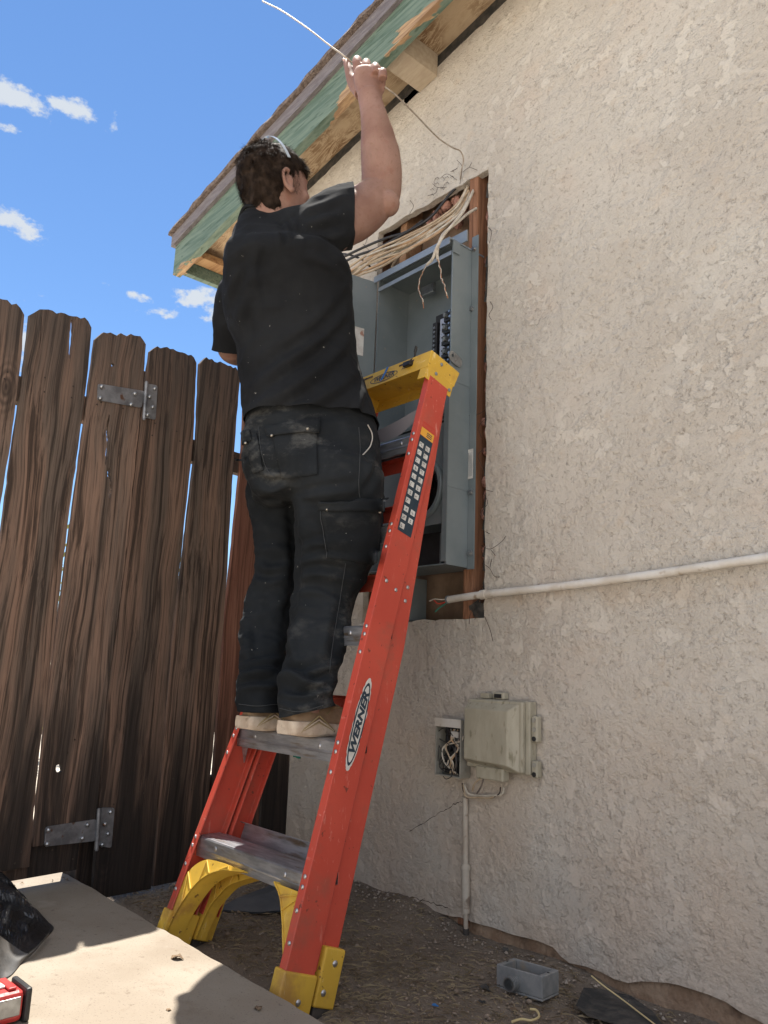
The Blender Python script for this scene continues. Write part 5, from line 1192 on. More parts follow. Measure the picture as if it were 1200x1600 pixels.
# ------------------------------------------------------------------ beyond the fence
def shrub(name, x, y, h, rad, label, seed):
    t = thing(name, (x, y, 0), label, 'shrub'); r = random.Random(seed)
    mb = MB()
    for i in range(6):
        a = r.uniform(0, 6.28); q = [(x, y, 0), (x+.2*rad*math.cos(a), y+.2*rad*math.sin(a), h*.35), (x+.6*rad*math.cos(a), y+.6*rad*math.sin(a), h*.8)]; mb.tube(crom(q, 4), [.05*(1-.8*k/8) for k in range(9)], 6)
    mb.build('trunk', M['bark'], t, smooth='all'); mb = MB()
    cl = [(r.gauss(0, .5), r.gauss(0, .5), r.uniform(.25, 1)) for _ in range(34)]
    for (a, b, c) in cl:
        for k in range(80):
            p = np.array([x+rad*(a*.8+r.gauss(0, .16)), y+rad*(b*.8+r.gauss(0, .16)), h*(c*.9+r.gauss(0, .06))+.05]); s = r.uniform(.02, .05); u = rng.normal(size=3); u /= np.linalg.norm(u); v = np.cross(u, rng.normal(size=3)); v /= np.linalg.norm(v)+1e-9
            mb.add([p-u*s, p+v*s*.4, p+u*s, p-v*s*.4], [(0, 1, 2, 3)])
    mb.build('crown', M['bush'], t, fixn=False)
shrub('shrub', -6.2, .2, 1.75, .9, 'yellow green shrub glimpsed through the gap beside the house wall', 1)
shrub('shrub', -5.6, -2.6, 1.1, .8, 'low yellow green shrub glimpsed through the gate gaps', 2)

# ------------------------------------------------------------------ the man on the ladder
def P_(x, y, Y): return np.array(at_y(x, y, Y))
def nrm(v): v = np.array(v, float); return v/(np.linalg.norm(v)+1e-12)
CRH = nrm((CR[0], CR[1], 0)); CFH = nrm((CF[0], CF[1], 0))
def ring_st(lst, ratio=.72, pw=2.3, k=4, e1=None, e2=None, tilt=0.):
    """lst: (x centre, y, Y plane, half width in photo px[, depth ratio]) -> smooth stations"""
    q = []
    for it in lst:
        x, y, Y, h = it[:4]; r_ = it[4] if len(it) > 4 else ratio
        c = P_(x, y, Y); q.append(np.array([*c, h*mpp(c), h*mpp(c)*r_]))
    a = np.array(CRH if e1 is None else e1, float); b = np.array(CFH if e2 is None else e2, float)
    if tilt: a = nrm(a+np.array([0, 0, tilt]))
    return [(p[:3], a, b, p[3], p[4], pw) for p in crom(q, k)]
def limb(mb, pts, n=26, k=5, flat=1.):
    """pts: (x, y, Y, radius m)"""
    q = crom([np.array([*P_(a, b, c), r_]) for a, b, c, r_ in pts], k); mb.tube([p[:3] for p in q], [p[3] for p in q], n); return mb
def remesh(o, vox, sm=3, f=.5):
    m = o.modifiers.new('r', 'REMESH'); m.mode = 'VOXEL'; m.voxel_size = vox; m.use_smooth_shade = True
    s = o.modifiers.new('s', 'SMOOTH'); s.factor = f; s.iterations = sm
    dg = bpy.context.evaluated_depsgraph_get(); dg.update(); me = bpy.data.meshes.new_from_object(o.evaluated_get(dg))
    o.modifiers.clear(); old = o.data; me.materials.clear()
    for x in old.materials: me.materials.append(x)
    o.data = me; bpy.data.meshes.remove(old); return o
def cut(o, pt, nr, rad, cond=None):
    """open a hem: bisect the faces near pt, drop the outer side (nr points outward)"""
    bm = bmesh.new(); bm.from_mesh(o.data); L = Vector(parent_loc(o.parent)); p = Vector(pt)-L; n_ = Vector(nr).normalized()
    fs = [f for f in bm.faces if (f.calc_center_median()-p).length < rad and (cond is None or cond(f.calc_center_median()+L))]; g = set(fs)
    for f in fs: g.update(f.edges); g.update(f.verts)
    bmesh.ops.bisect_plane(bm, geom=list(g), plane_co=p, plane_no=n_, clear_outer=True)
    bm.to_mesh(o.data); bm.free()
def coords(o):
    L = np.array(parent_loc(o.parent)); n = len(o.data.vertices); a = np.empty(n*3); o.data.vertices.foreach_get('co', a); nn = np.empty(n*3); o.data.vertices.foreach_get('normal', nn)
    return a.reshape(-1, 3)+L, nn.reshape(-1, 3), L
def setco(o, a, L): o.data.vertices.foreach_set('co', (a-L).ravel()); o.data.update()
def project(a):
    d = a-CAM; z = d@CF; return 600+F_PX*(d@CR)/z, 800-F_PX*(d@CU)/z
def fold(o, lines, noises=(), face=True):
    """real wrinkles: lines (photo points, width px, height m); noises (scale vec, amplitude, seed, fn)"""
    a, n, L = coords(o); x, y = project(a); d = a-CAM; d /= np.linalg.norm(d, axis=1)[:, None]; fac = np.clip(-(n*d).sum(1)*1.6, 0, 1)
    disp = np.zeros(len(a))
    for pts, w_, h in lines:
        P = np.array(crom(pts, 6)); best = np.full(len(a), 1e9); side = np.zeros(len(a)); tt = np.zeros(len(a))
        for i in range(len(P)-1):
            p, q = P[i], P[i+1]; v = q-p; l2 = v@v+1e-9; t = np.clip(((x-p[0])*v[0]+(y-p[1])*v[1])/l2, 0, 1); dx = x-(p[0]+t*v[0]); dy = y-(p[1]+t*v[1]); dd = np.hypot(dx, dy)
            m = dd < best; best = np.where(m, dd, best); side = np.where(m, dx*v[1]-dy*v[0], side); tt = np.where(m, (i+t)/(len(P)-1), tt)
        s = np.sign(side)*best/w_; taper = np.sin(np.pi*np.clip(tt, .02, .98))**.6
        disp += h*2.3*taper*(np.exp(-(s*1.0)**2)-.75*np.exp(-((s-1.5)*1.1)**2))*fac
    out = disp
    for sv, amp, seed, fn in noises:
        v = np.array([abs(noise.noise(Vector((p[0]*sv[0]+seed, p[1]*sv[1], p[2]*sv[2]))))*-2+.5 for p in a])
        m = fn(a) if fn else 1.; out = out+v*amp*m
    setco(o, a+n*out[:, None], L)

def build_person():
    base = P_(440, 1150, -.62); base[2] = .573
    man = thing('person', base, 'man in black T-shirt and work trousers on the ladder, fist raised with a wire', 'person')
    # ---------------- body (skin): head, neck, arms, hands, hidden torso and legs, one continuous surface
    b = MB()
    HC = P_(431, 300, -.775)                              # head centre
    hy, hp = R(6), R(14)                                  # turned toward the wall, tipped back
    fwd = np.array([math.sin(hy)*math.cos(hp), math.cos(hy)*math.cos(hp), math.sin(hp)]); rt = nrm(np.cross(fwd, (0, 0, 1))); up = np.cross(rt, fwd)
    HS = 1.07
    def hp_(r_, f, u): return HC+(rt*r_+fwd*f+up*u)*HS
    # skull and face by level sections: (height, centre forward, half width, half depth)
    secs = [(-.118, .052, .020, .018), (-.110, .048, .036, .034), (-.095, .036, .050, .052), (-.075, .026, .058, .066), (-.050, .014, .064, .080), (-.02, .004, .070, .090), (.01, -.002, .074, .096), (.04, -.004, .076, .098), (.07, -.006, .071, .092), (.095, -.008, .057, .074), (.112, -.010, .036, .048), (.120, -.010, .012, .016)]
    st = [(hp_(0, c, h), rt, fwd, a*HS, d*HS, 2.25) for h, c, a, d in [tuple(q) for q in crom(secs, 3)]]
    b.loft(st, 40)
    b.ball(hp_(0, .086, -.018), (.011, .014, .024), 12, e=(rt, fwd, up)); b.ball(hp_(0, .094, -.034), (.015, .013, .011), 12, e=(rt, fwd, up))   # nose
    b.ball(hp_(0, .080, -.060), (.026, .012, .007), 12, e=(rt, fwd, up)); b.ball(hp_(0, .077, -.070), (.022, .012, .008), 12, e=(rt, fwd, up))   # lips
    b.ball(hp_(0, .074, -.100), (.018, .014, .014), 12, e=(rt, fwd, up))
    for s in (1, -1):
        b.ball(hp_(s*.030, .078, .022), (.024, .012, .008), 12, e=(rt, fwd, up)); b.ball(hp_(s*.045, .058, -.030), (.022, .022, .022), 12, e=(rt, fwd, up))
        ec = hp_(s*.076, -.004, -.010); eo = nrm(rt*s-fwd*.38); eb = nrm(fwd*.92+rt*s*.36+up*.1)
        pts = [ec+eo*.006+up*.030+eb*.008, ec+eo*.014+up*.034-eb*.004, ec+eo*.018+up*.022-eb*.014, ec+eo*.017+up*.002-eb*.014, ec+eo*.012-up*.016-eb*.007, ec+eo*.006-up*.030+eb*.005, ec+eo*.002-up*.022+eb*.010]
        b.tube(crom(pts, 4), [.0055]*5+[.005]*14+[.0065]*6, 10); b.ball(ec+eo*.005, (.006, .017, .024), 12, e=(eo, eb, up)); b.ball(ec+eo*.006-up*.022+eb*.004, .0075, 10)
    # neck and trunk under the clothes
    N0 = hp_(0, -.028, -.06); N1 = P_(412, 368, -.785)
    b.tube([N0+up*.02, N0-up*.02, (N0+N1)/2, N1, N1-(0, 0, .05)], [.056, .056, .055, .060, .08], 28)
    sL, sR = P_(376, 436, -.83), P_(500, 366, -.71)
    b.loft(ring_st([(420, 400, -.77, 50), (446, 435, -.745, 80), (450, 480, -.72, 84), (462, 540, -.67, 82), (474, 600, -.63, 80), (484, 660, -.60, 84), (487, 710, -.585, 76), (487, 735, -.585, 50)], .6), 36)
    b.tube([sL, P_(405, 400, -.80), P_(450, 372, -.75), sR], [.055, .06, .06, .058], 20)
    # right arm
    limb(b, [(478, 378, -.73, .056), (505, 364, -.70, .066), (540, 343, -.62, .077), (570, 326, -.55, .073), (592, 305, -.505, .064), (596, 283, -.502, .064), (595, 252, -.51, .064), (591, 219, -.52, .055), (585.5, 188, -.53, .0455), (580, 164, -.535, .0395), (577, 150, -.535, .040)], 28)
    b.ball(P_(605, 318, -.505), .040, 16)
    # left arm, hanging with its forearm forward
    limb(b, [(380, 436, -.82, .055), (368, 470, -.80, .052), (360, 515, -.77, .047), (360, 546, -.745, .041), (376, 552, -.66, .042), (398, 548, -.56, .038), (420, 540, -.46, .030), (432, 536, -.41, .026)], 24)
    # legs inside the trousers, ankles
    for pts in ([(446, 730, -.60, .055), (434, 830, -.59, .048), (428, 905, -.575, .05), (412, 990, -.62, .048), (404, 1070, -.665, .034), (404, 1122, -.672, .026)], [(530, 730, -.57, .085), (524, 830, -.545, .065), (512, 905, -.53, .05), (497, 990, -.585, .048), (484, 1070, -.645, .034), (484, 1122, -.648, .026)]): limb(b, pts, 20)
    # ---- right hand: fist gripping the wire, back of the hand toward the viewer
    W = P_(577, 152, -.535); K = P_(574, 112, -.530)      # wrist, middle of the palm
    hx = CRH; hu = nrm(np.array(P_(572, 92, -.53))-W); hd = nrm(np.cross(hu, hx)); hd = hd if hd@CFH > 0 else -hd   # across, up, away from viewer
    px = mpp(K)
    def H(x, y, dp): return P_(x, y, -.53)+hd*dp
    palm = [(579.5, 163, 0., .036, .032), (578.5, 151, 0., .040, .032), (577, 140, .0, .045, .030), (577, 128, .002, .051, .028), (578, 116, .004, .053, .026), (579, 106, .007, .049, .020)]
    st = []
    for q in crom([np.array([*H(x, y, dp), a, d]) for x, y, dp, a, d in palm], 4): st.append((q[:3], hx, hd, q[3], q[4], 2.6))
    b.loft(st, 28)
    def finger(P, r_): q = crom([np.array([*p, rr]) for p, rr in zip(P, r_)], 5); b.tube([p[:3] for p in q], [p[3] for p in q], 14); b.ball(q[-1][:3], q[-1][3], 12)
    # each finger: knuckle, bend, over the top and curled back into the palm beyond
    finger([H(562, 120, -.004), H(559, 103, -.003), H(558, 89, .012), H(560, 93, .036), H(563, 110, .046)], [.018, .0172, .0166, .0140, .012])
    finger([H(575, 116, -.004), H(573, 103, .000), H(573, 93, .016), H(575, 99, .040), H(577, 115, .048)], [.0172, .0166, .016, .0135, .012])
    finger([H(588, 118, -.004), H(587, 107, .000), H(586.5, 98.5, .015), H(588, 105, .037), H(589, 119, .044)], [.0165, .0155, .0148, .0128, .011])
    finger([H(598, 124, -.001), H(598, 114, .002), H(598, 107, .014), H(598, 113, .033), H(597, 125, .039)], [.0150, .0140, .0130, .0115, .010])
    finger([H(564, 144, .006), H(554, 132, .004), H(548, 117, .004), H(544, 103, .006), H(541, 93, .010)], [.024, .0220, .0178, .0150, .0132])       # thumb, up the side
    # ---- left hand, forward beyond the trunk, loosely closed on the panel edge side
    LW = P_(432, 536, -.41); lf = nrm(np.array([.1, .95, .1])); lx = nrm(np.cross(lf, (0, 0, 1)))
    st = [(LW+lf*t, lx, np.array([0, 0, 1.]), a, d, 2.5) for t, a, d in ((0, .028, .020), (.03, .036, .017), (.06, .041, .015), (.085, .040, .013))]; b.loft(st, 22)
    for i, (o_, l) in enumerate(((-.030, .070), (-.010, .078), (.010, .074), (.029, .058))):
        k0 = LW+lf*.082+lx*o_; finger([k0-lf*.01, k0+lf*l*.42, k0+lf*l*.72-np.array([0, 0, .014]), k0+lf*l*.82-np.array([0, 0, .034])], [.010, .0092, .0085, .0076])
    finger([LW+lf*.02+lx*-.026, LW+lf*.045-lx*.05-np.array([0, 0, .006]), LW+lf*.075-lx*.058-np.array([0, 0, .014])], [.013, .011, .009])
    body = b.build('body', M['skin'], man); remesh(body, .0036, 5, .5)
    a, n, L = coords(body); v = np.array([noise.noise(Vector(p*22))*.0014+noise.noise(Vector(p*9))*.003 for p in a]); setco(body, a+n*v[:, None], L)
    for s in (1, -1):
        e = MB().ball(hp_(s*.030, .074, .006), .0125, 14).build('eye', M['white_label'], man, smooth='all')
        MB().ball(hp_(s*.030, .0815, .007), (.0062, .006, .0062), 12, e=(rt, fwd, up)).build('iris', M['hair'], e, smooth='all')
    MB().ball(H(537.5, 88, .0135), (.0058, .0022, .0075), 12, e=(hx, hd, hu)).build('thumb_nail', M['nail'], man, smooth='all')
    # arm hair: fine sunlit down along the forearm
    mb = MB(); r = random.Random(5); a, n, L = coords(body); x, y = project(a)
    idx = [i for i in range(len(a)) if 170 < y[i] < 300 and 540 < x[i] < 635]; r.shuffle(idx)
    for i in idx[:3200]:
        p, q = a[i], n[i]; g = nrm(q*.7+np.array([0, 0, .5])+rng.normal(size=3)*.35); l = r.uniform(.006, .012); u = nrm(np.cross(g, q+rng.normal(size=3)*.2))*.00016
        mb.add([p-u, p+u, p+g*l], [(0, 1, 2)])
    mb.build('arm_hair', M['straw'], man, fixn=False)

    # ---------------- hair
    mb = MB(); secs = [(-.094, -.036, .034, .026), (-.078, -.037, .045, .034), (-.052, -.036, .058, .048), (-.025, -.034, .070, .062), (.0, -.028, .078, .072), (.03, -.016, .084, .090), (.055, -.004, .084, .103), (.08, -.003, .077, .098), (.105, -.006, .062, .078), (.124, -.010, .038, .050), (.134, -.010, .012, .016)]
    st = [(hp_(0, c, h), rt, fwd, a_*HS, d_*HS, 2.2) for h, c, a_, d_ in [tuple(q) for q in crom(secs, 3)]]; mb.loft(st, 44)
    hair = mb.build('hair', M['hair'], man); remesh(hair, .004, 3)
    a, n, L = coords(hair); v = np.array([noise.noise(Vector(p*38))*.9+noise.noise(Vector(p*85))*.5 for p in a]); setco(hair, a+n*(v*.0065)[:, None], L)
    a, n, L = coords(hair); mb = MB(); r = random.Random(9); idx = list(range(len(a)))
    crown = hp_(0, -.03, .13)
    for _ in range(20000):
        i = r.choice(idx); p, q = a[i], n[i]; hgt = (p-HC)@up
        away = p-crown; g = nrm(away-q*(away@q)+1e-6*rt); clump = noise.noise_vector(Vector(p*26)); clump = np.array(clump)
        g = nrm(g+clump*1.0+rng.normal(size=3)*.18); l = r.uniform(.012, .030)*(.5 if hgt < -.02 else 1.); lift = r.uniform(.02, .26)
        p0 = p-q*.004; p1 = p+g*l*.45+q*l*lift*.5; p2 = p+g*l*.95+q*l*lift*.35-np.array([0, 0, .12*l])+clump*l*.25
        u = nrm(np.cross(g, q))*r.uniform(.0003, .0007); mb.add([p0-u, p0+u, p1+u*.8, p1-u*.8, p2], [(0, 1, 2, 3), (3, 2, 4)])
    for s in (1, -1):                                     # sideburn
        for _ in range(120):
            p = hp_(s*.074, r.uniform(.012, .036), r.uniform(-.035, .03)); g = nrm(-up+fwd*r.uniform(-.3, .3)+rt*s*.15); l = r.uniform(.008, .015); u = fwd*.0004; mb.add([p-u, p+u, p+g*l], [(0, 1, 2)])
    mb.build('strands', M['hair'], hair, fixn=False)
    # clear head band of a face shield
    arc = []
    for k in range(17):
        t = -1.25+2.5*k/16; rr = 1.10; arc.append(hp_(.094*math.sin(t)*rr, -.002-.018*math.cos(t)+.006, .004+.136*math.cos(t)*rr))
    vs = []
    for p in arc: vs += [p-fwd*.0045, p+fwd*.0045, p+fwd*.0045+(p-HC)*.015, p-fwd*.0045+(p-HC)*.015]
    MB().add(vs, [(i*4+j, (i+1)*4+j, (i+1)*4+(j+1) % 4, i*4+(j+1) % 4) for i in range(16) for j in range(4)]).build('head_band', M['clear'], man, smooth=True)

    # ---------------- T-shirt
    b = MB()
    b.loft(ring_st([(413, 326, -.79, 33, 1.), (413, 345, -.785, 34, 1.), (413, 362, -.785, 43, 1.0), (428, 390, -.775, 66, .9), (443, 405, -.765, 90, .82), (450, 425, -.755, 98, .8), (449, 455, -.735, 100, .76), (453, 500, -.70, 100, .76), (462, 545, -.665, 95, .8), (471, 590, -.635, 96, .84), (480, 630, -.615, 101, .86), (487, 664, -.60, 105, .86), (492, 700, -.59, 108, .86)], .75, 2.5), 48)
    q = [(378, 436, -.825, .062), (392, 408, -.81, .068), (412, 382, -.79, .068), (440, 368, -.765, .068), (472, 361, -.74, .070), (498, 362, -.71, .074)]; limb(b, q, 26)
    limb(b, [(468, 392, -.74, .085), (492, 372, -.72, .085), (512, 352, -.685, .088), (533, 342, -.64, .092), (552, 338, -.60, .0945), (575, 335, -.56, .096)], 32)
    limb(b, [(384, 440, -.815, .066), (372, 466, -.80, .066), (364, 500, -.78, .062), (360, 530, -.76, .058), (358, 575, -.735, .058)], 28)
    b.ball(P_(440, 440, -.76), (.15, .11, .13), 20, e=(CRH, CFH, (0, 0, 1)))
    sh = b.build('shirt', M['shirt'], man); remesh(sh, .0052, 9, .6)
    b2 = P_(550, 338, -.60); cut(sh, b2, nrm(CRH+CFH*.12+np.array([0, 0, .06])), .2, lambda c: (lambda q: q[0] > 530 and q[1] < 408)(project(np.array(c))))
    cut(sh, P_(359, 549, -.75), nrm(P_(358, 575, -.735)-P_(361, 520, -.765)), .10)
    hem = P_(488, 663, -.60); cut(sh, hem, nrm(np.array([0, 0, -1.])+CRH*.02), .5)
    top = P_(413, 349, -.785); cut(sh, top, nrm(np.array([0, 0, 1.])+CFH*.40-CRH*.22), .085)
    lines = [([(548, 478), (500, 530), (440, 572), (392, 606)], 9, .0060), ([(556, 520), (505, 572), (440, 618), (392, 640)], 10, .0065), ([(566, 570), (520, 612), (452, 646), (400, 660)], 9, .0050), ([(545, 440), (490, 500), (430, 540), (386, 570)], 10, .0040),
             ([(440, 342), (447, 356), (452, 372)], 5, .0055), ([(450, 338), (460, 352), (462, 368)], 5, .0045), ([(430, 350), (436, 366), (440, 385)], 5, .004),
             ([(470, 335), (500, 322), (538, 306)], 8, .0045), ([(472, 350), (500, 345), (540, 330)], 8, .004), ([(478, 372), (510, 372), (546, 362)], 9, .0045), ([(520, 398), (548, 420), (552, 460)], 8, .005), ([(470, 400), (510, 410), (540, 440)], 9, .004),
             ([(372, 420), (366, 440), (358, 470)], 7, .004), ([(384, 460), (376, 500), (380, 545)], 8, .005), ([(350, 500), (362, 512), (372, 540)], 6, .004),
             ([(402, 382), (396, 420), (400, 470)], 9, .0035), ([(575, 600), (560, 630), (556, 658)], 7, .0045), ([(410, 640), (470, 655), (540, 648)], 8, .003)]
    diag = lambda a: 1.
    fold(sh, lines, [((8, 8, 11), .0060, 3., None), ((22, 22, 26), .0018, 8., None)])
    sd2 = sh.modifiers.new('t', 'SOLIDIFY'); sd2.thickness = .0016; sd2.offset = -1
    # collar rib
    bm = bmesh.new(); bm.from_mesh(sh.data); L0 = np.array(parent_loc(man)); rim = [np.array(v.co)+L0 for e in bm.edges if e.is_boundary for v in e.verts]; bm.free()
    rim = [p for p in rim if np.linalg.norm(p-top) < .11]; c = np.mean(rim, axis=0); ck = []
    for k in range(40):
        t = 2*math.pi*k/40; g = [p for p in rim if abs((math.atan2((p-c)@CFH, (p-c)@CRH)-t+math.pi) % (2*math.pi)-math.pi) < .12]
        if g: ck.append(np.mean(g, axis=0))
    ck = [(ck[i-1]+ck[i]+ck[(i+1) % len(ck)])/3 for i in range(len(ck))]; ck = ck+ck[:2]
    MB().tube(crom(ck, 2), .0058, 8).build('collar', M['shirt'], sh, smooth='all')

    # ---------------- trousers
    b = MB()
    b.loft(ring_st([(486, 640, -.60, 96, .80), (487, 668, -.59, 101, .84), (488, 700, -.585, 106, .88), (489, 735, -.585, 107, .90), (493, 765, -.58, 104, .88), (496, 785, -.58, 92, .8)], .85, 2.5), 44)
    L_ = [(437, 740, -.61, 50), (430, 780, -.60, 44), (432, 830, -.59, 36, 1.), (433, 885, -.58, 34, 1.), (422, 940, -.595, 38, 1.), (412, 990, -.62, 38, 1.), (411, 1030, -.645, 35), (409, 1058, -.66, 36), (403, 1078, -.67, 35), (403, 1100, -.675, 33), (403, 1135, -.675, 33)]
    R_ = [(532, 735, -.57, 66), (529, 780, -.555, 72), (528, 830, -.55, 67), (522, 885, -.54, 60), (506, 935, -.55, 50), (498, 990, -.585, 48), (489, 1035, -.62, 44), (480, 1062, -.64, 46), (478, 1082, -.65, 44), (479, 1100, -.655, 44), (480, 1135, -.655, 45)]
    b.loft(ring_st(L_, 1.1, 2.3), 36); b.loft(ring_st(R_, 1.0, 2.3), 40)
    b.ball(P_(430, 745, -.66), (.085, .075, .10), 18, e=(CRH, CFH, (0, 0, 1))); b.ball(P_(520, 745, -.62), (.105, .085, .11), 18, e=(CRH, CFH, (0, 0, 1)))
    tr = b.build('trousers', M['denim'], man); remesh(tr, .0055, 6, .6)
    cut(tr, P_(403, 1112, -.675), (0, 0, -1.), .11); cut(tr, P_(480, 1112, -.655), nrm(np.array([0, 0, -1.])+CRH*.25), .13)
    lines = [([(442, 735), (452, 770), (460, 830), (463, 890), (457, 940), (448, 985), (444, 1040)], 9, -.005), ([(452, 700), (446, 730), (440, 748)], 7, -.006),
             ([(365, 1062), (395, 1052), (440, 1048)], 7, .0085), ([(370, 1080), (400, 1072), (438, 1072)], 6, .007), ([(372, 1045), (400, 1036), (440, 1030)], 7, .006),
             ([(425, 1066), (455, 1056), (490, 1072), (528, 1060)], 8, .011), ([(440, 1084), (470, 1092), (505, 1084), (524, 1072)], 7, .010), ([(446, 1046), (480, 1052), (524, 1040)], 7, .006), ([(436, 1100), (470, 1106), (518, 1094)], 6, .004),
             ([(470, 880), (510, 872), (560, 880)], 8, .005), ([(468, 905), (500, 896), (556, 910)], 8, .0055), ([(466, 862), (500, 850), (570, 846)], 8, .004), ([(462, 930), (495, 925), (540, 945)], 7, .004), ([(404, 880), (425, 890), (458, 880)], 7, .005), ([(392, 905), (420, 912), (452, 902)], 7, .005), ([(402, 860), (430, 856), (460, 862)], 7, .004),
             ([(395, 752), (420, 765), (450, 760)], 7, .0055), ([(400, 770), (425, 785), (452, 778)], 7, .0045), ([(455, 780), (500, 772), (560, 766)], 8, .0045), ([(400, 735), (422, 742), (446, 738)], 6, .004),
             ([(585, 705), (575, 735), (560, 760)], 7, .004), ([(380, 960), (386, 1000), (384, 1030)], 8, .004), ([(460, 960), (455, 1000), (460, 1035)], 8, .004), ([(520, 940), (510, 985), (505, 1030)], 9, .0045)]
    fold(tr, lines, [((7, 7, 17), .0065, 5., None), ((20, 20, 34), .0026, 9., None)])
    sd3 = tr.modifiers.new('t', 'SOLIDIFY'); sd3.thickness = .002; sd3.offset = -1
    # patches that follow the cloth surface
    from mathutils.bvhtree import BVHTree
    def bvh(o):
        a, n, L = coords(o); return BVHTree.FromPolygons([tuple(p) for p in a], [tuple(p.vertices) for p in o.data.polygons])
    BT = bvh(tr)
    def on(x, y, off=.0025, tree=None):
        d = ray(x, y); d = d/np.linalg.norm(d); h = (tree or BT).ray_cast(Vector(CAM), Vector(d))
        if h[0] is None: return P_(x, y, -.66), -d
        return np.array(h[0])+np.array(h[1])*off, np.array(h[1])
    def patch(corners, name, m, parent, off=.004, nu=14, nv=8, thick=.003, bulge=0., tree=None):
        c = [np.array(q, float) for q in corners]; vs = []
        for j in range(nv+1):
            for i in range(nu+1):
                u, v = i/nu, j/nv; q = c[0]*(1-u)*(1-v)+c[1]*u*(1-v)+c[2]*u*v+c[3]*(1-u)*v; p, n_ = on(q[0], q[1], off+bulge*math.sin(math.pi*u)*v, tree); vs.append(p)
        A = np.array(vs).reshape(nv+1, nu+1, 3)
        for _ in range(2): A[1:-1, 1:-1] = (A[:-2, 1:-1]+A[2:, 1:-1]+A[1:-1, :-2]+A[1:-1, 2:])/4*.5+A[1:-1, 1:-1]*.5
        vs = list(A.reshape(-1, 3)); w_ = nu+1
        o = MB().add(vs, [(j*w_+i, j*w_+i+1, (j+1)*w_+i+1, (j+1)*w_+i) for j in range(nv) for i in range(nu)]).build(name, m, parent, smooth='all', fixn=False)
        s = o.modifiers.new('s', 'SOLIDIFY'); s.thickness = thick; s.offset = 0; return o
    D = M['denim']
    def seam(pts, parent=tr, rad=.0009, m='thread', off=.0022): 
        q = crom([(x, y) for x, y in pts], 10); MB().tube([on(x, y, off)[0] for x, y in q], rad, 5).build('seam', M[m], parent, smooth='all')
    p1 = patch([(426, 676), (495, 672), (497, 742), (440, 748)], 'back_pocket', D, tr, .0045, 14, 14)
    patch([(415, 668), (500, 655), (500, 676), (420, 684)], 'pocket_flap', D, tr, .0095, 14, 4, bulge=.004)
    p2 = patch([(384, 690), (402, 676), (412, 735), (398, 740)], 'back_pocket', D, tr, .004, 6, 10)
    patch([(376, 676), (392, 672), (396, 690), (380, 696)], 'pocket_flap', D, tr, .008, 6, 4)
    patch([(502, 790), (592, 786), (588, 880), (512, 872)], 'cargo_pocket', D, tr, .007, 14, 14, .006)
    patch([(499, 779), (600, 779), (600, 799), (500, 800)], 'pocket_flap', D, tr, .014, 16, 4, .004, bulge=.003)
    for x, y in ((428, 684), (481, 672), (389, 695), (512, 798), (587, 800)):
        p, n_ = on(x, y, .013); MB().ball(p, .0046, 10).build('snap', M['brass'], tr, smooth='all')
    seam([(405, 668), (408, 700), (418, 735), (432, 746)]); seam([(446, 690), (445, 740)]); seam([(560, 668), (562, 700), (560, 760), (562, 778)]); seam([(540, 880), (530, 940), (520, 1000), (514, 1050)]); seam([(502, 800), (512, 872)], tr, off=.011); seam([(438, 1106), (470, 1111), (516, 1098)]); seam([(374, 1100), (400, 1103), (432, 1101)])
    seam([(573, 664), (580, 680), (577, 698), (566, 712)], tr, .0019, 'lining', .004)
    mb = MB()
    P = [on(385, 716)[0], P_(376, 719, -.70), P_(368, 718, -.71)]; mb.tube(crom(P, 4), .0035, 8); mb.build('belt_loop', D, tr, smooth='all')

    # ---------------- shoes
    def shoe(hx0, hy0, Y0, yaw, label):
        Hh = P_(hx0, hy0, Y0); Hh[2] = .5735; f = np.array([math.sin(yaw), math.cos(yaw), 0]); r_ = np.array([math.cos(yaw), -math.sin(yaw), 0])
        fr = lambda u, v, w_: Hh+r_*u+f*v+np.array([0, 0, w_])
        prof = [(0, .0, .026), (.012, .0, .036), (.05, .0, .041), (.10, .002, .040), (.15, .004, .044), (.20, .004, .049), (.24, .0, .046), (.27, -.004, .036), (.288, -.008, .018)]  # length, centre, half width
        Q = crom(prof, 4); z0 = lambda v: .009*max(0, (v-.2)/.09)**2+.005*max(0, (.03-v)/.03)
        up_ = MB(); vs = []; n = 26
        hts = [(0, .062), (.02, .070), (.06, .076), (.10, .080), (.13, .088), (.17, .072), (.21, .052), (.25, .042), (.288, .030)]
        for (v, c, a_) in [tuple(q) for q in Q]:
            h = np.interp(v, [x for x, _ in hts], [y for _, y in hts])
            for k in range(n):
                t = 2*math.pi*k/n; cx, sz = math.cos(t), math.sin(t); e = math.copysign(abs(cx)**.85, cx)*a_*(1-.30*max(0, sz)*(1-min(1, v/.22)*.3))
                vs.append(fr(c+e*1.0, v+.004, .020+max(-.004, (h-.020)*max(0, sz)**.8)))
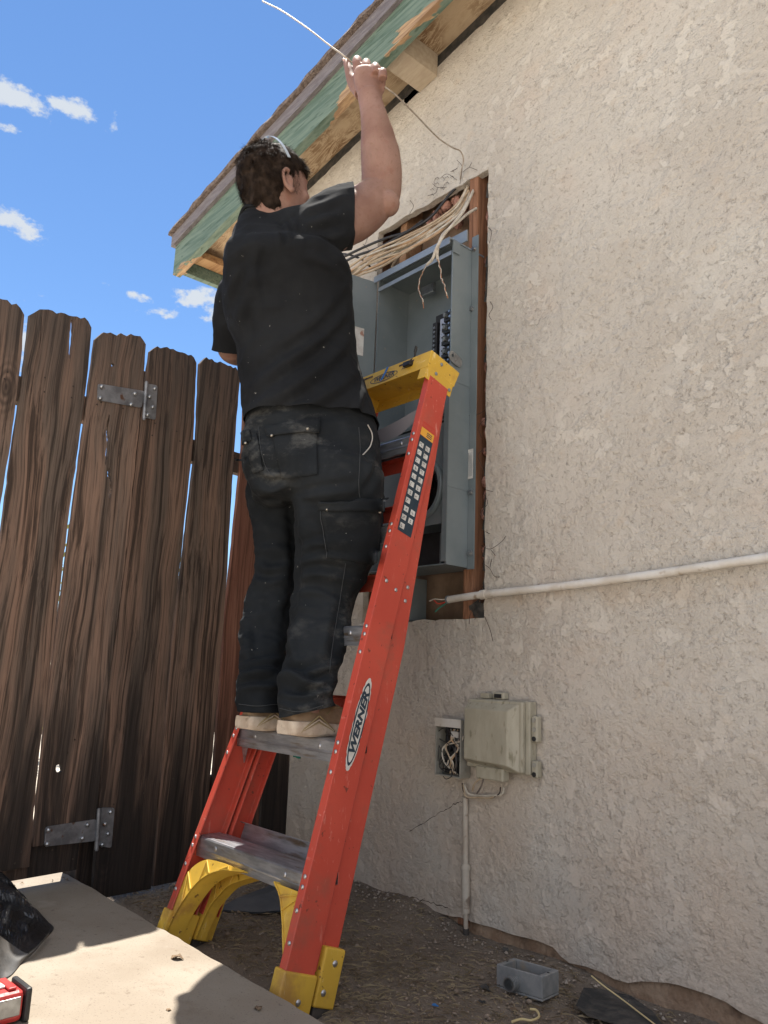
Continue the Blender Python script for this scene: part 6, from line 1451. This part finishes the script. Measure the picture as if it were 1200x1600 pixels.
        m_ = len(Q); up_.add(vs, [(i*n+k, i*n+(k+1) % n, (i+1)*n+(k+1) % n, (i+1)*n+k) for i in range(m_-1) for k in range(n)]+[tuple(range(n-1, -1, -1)), tuple((m_-1)*n+k for k in range(n))])
        sh_ = up_.build('shoe', M['shoe'], man, smooth='all')
        so = MB(); vs = []; n = 10
        for (v, c, a_) in [tuple(q) for q in Q]:
            zb = z0(v); a2 = a_+.0055; ht = .030+.006*max(0, (.10-v)/.1)+.002*math.sin(v*30)
            for (e, w_) in ((-.88, zb), (-1., zb+.006), (-1.02, zb+.014), (-.97, ht-.002), (-.90, ht+.002), (.90, ht+.002), (.97, ht-.002), (1.02, zb+.014), (1., zb+.006), (.88, zb)): vs.append(fr(c+e*a2, (v-.010 if v < .02 else v+(.004 if v > .28 else 0)), w_))
        so.add(vs, [(i*n+k, i*n+(k+1) % n, (i+1)*n+(k+1) % n, (i+1)*n+k) for i in range(m_-1) for k in range(n)]+[tuple(range(n-1, -1, -1)), tuple((m_-1)*n+k for k in range(n))])
        so.build('sole', M['sole'], sh_, smooth=True)
        # chevron trim on both flanks and around the heel
        for s in (1, -1):
            for (o_, rad, mm) in ((0, .0022, 'shoe_trim'), (.010, .0020, 'sole'), (.016, .0016, 'shoe_trim')):
                P = []
                for k in range(13):
                    t = k/12; v = .012+.105*t; a_ = np.interp(v, [q[0] for q in Q], [q[2] for q in Q])+.0062; P.append(fr(s*a_+np.interp(v, [q[0] for q in Q], [q[1] for q in Q]), v, .012+(.040-o_)*(1-abs(2*t-1))**.85))
                MB().tube(crom(P, 2), rad, 6).build('chevron', M[mm], sh_, smooth='all')
            P = [fr(s*.034, .10, .055), fr(s*.030, .13, .072), fr(s*.028, .16, .070)]; MB().tube(crom(P, 4), .0014, 5).build('stitching', M['shoe_trim'], sh_, smooth='all')
        # sock
        MB().tube([fr(0, .07, .075), fr(0, .07, .105)], .030, 20).build('sock', M['label_red'] if False else M['thread'], sh_, smooth=True)
        return sh_
    shoe(381, 1148, -.722, R(-2), 'left'); shoe(448, 1154, -.718, R(-3), 'right')
    return man
build_person()
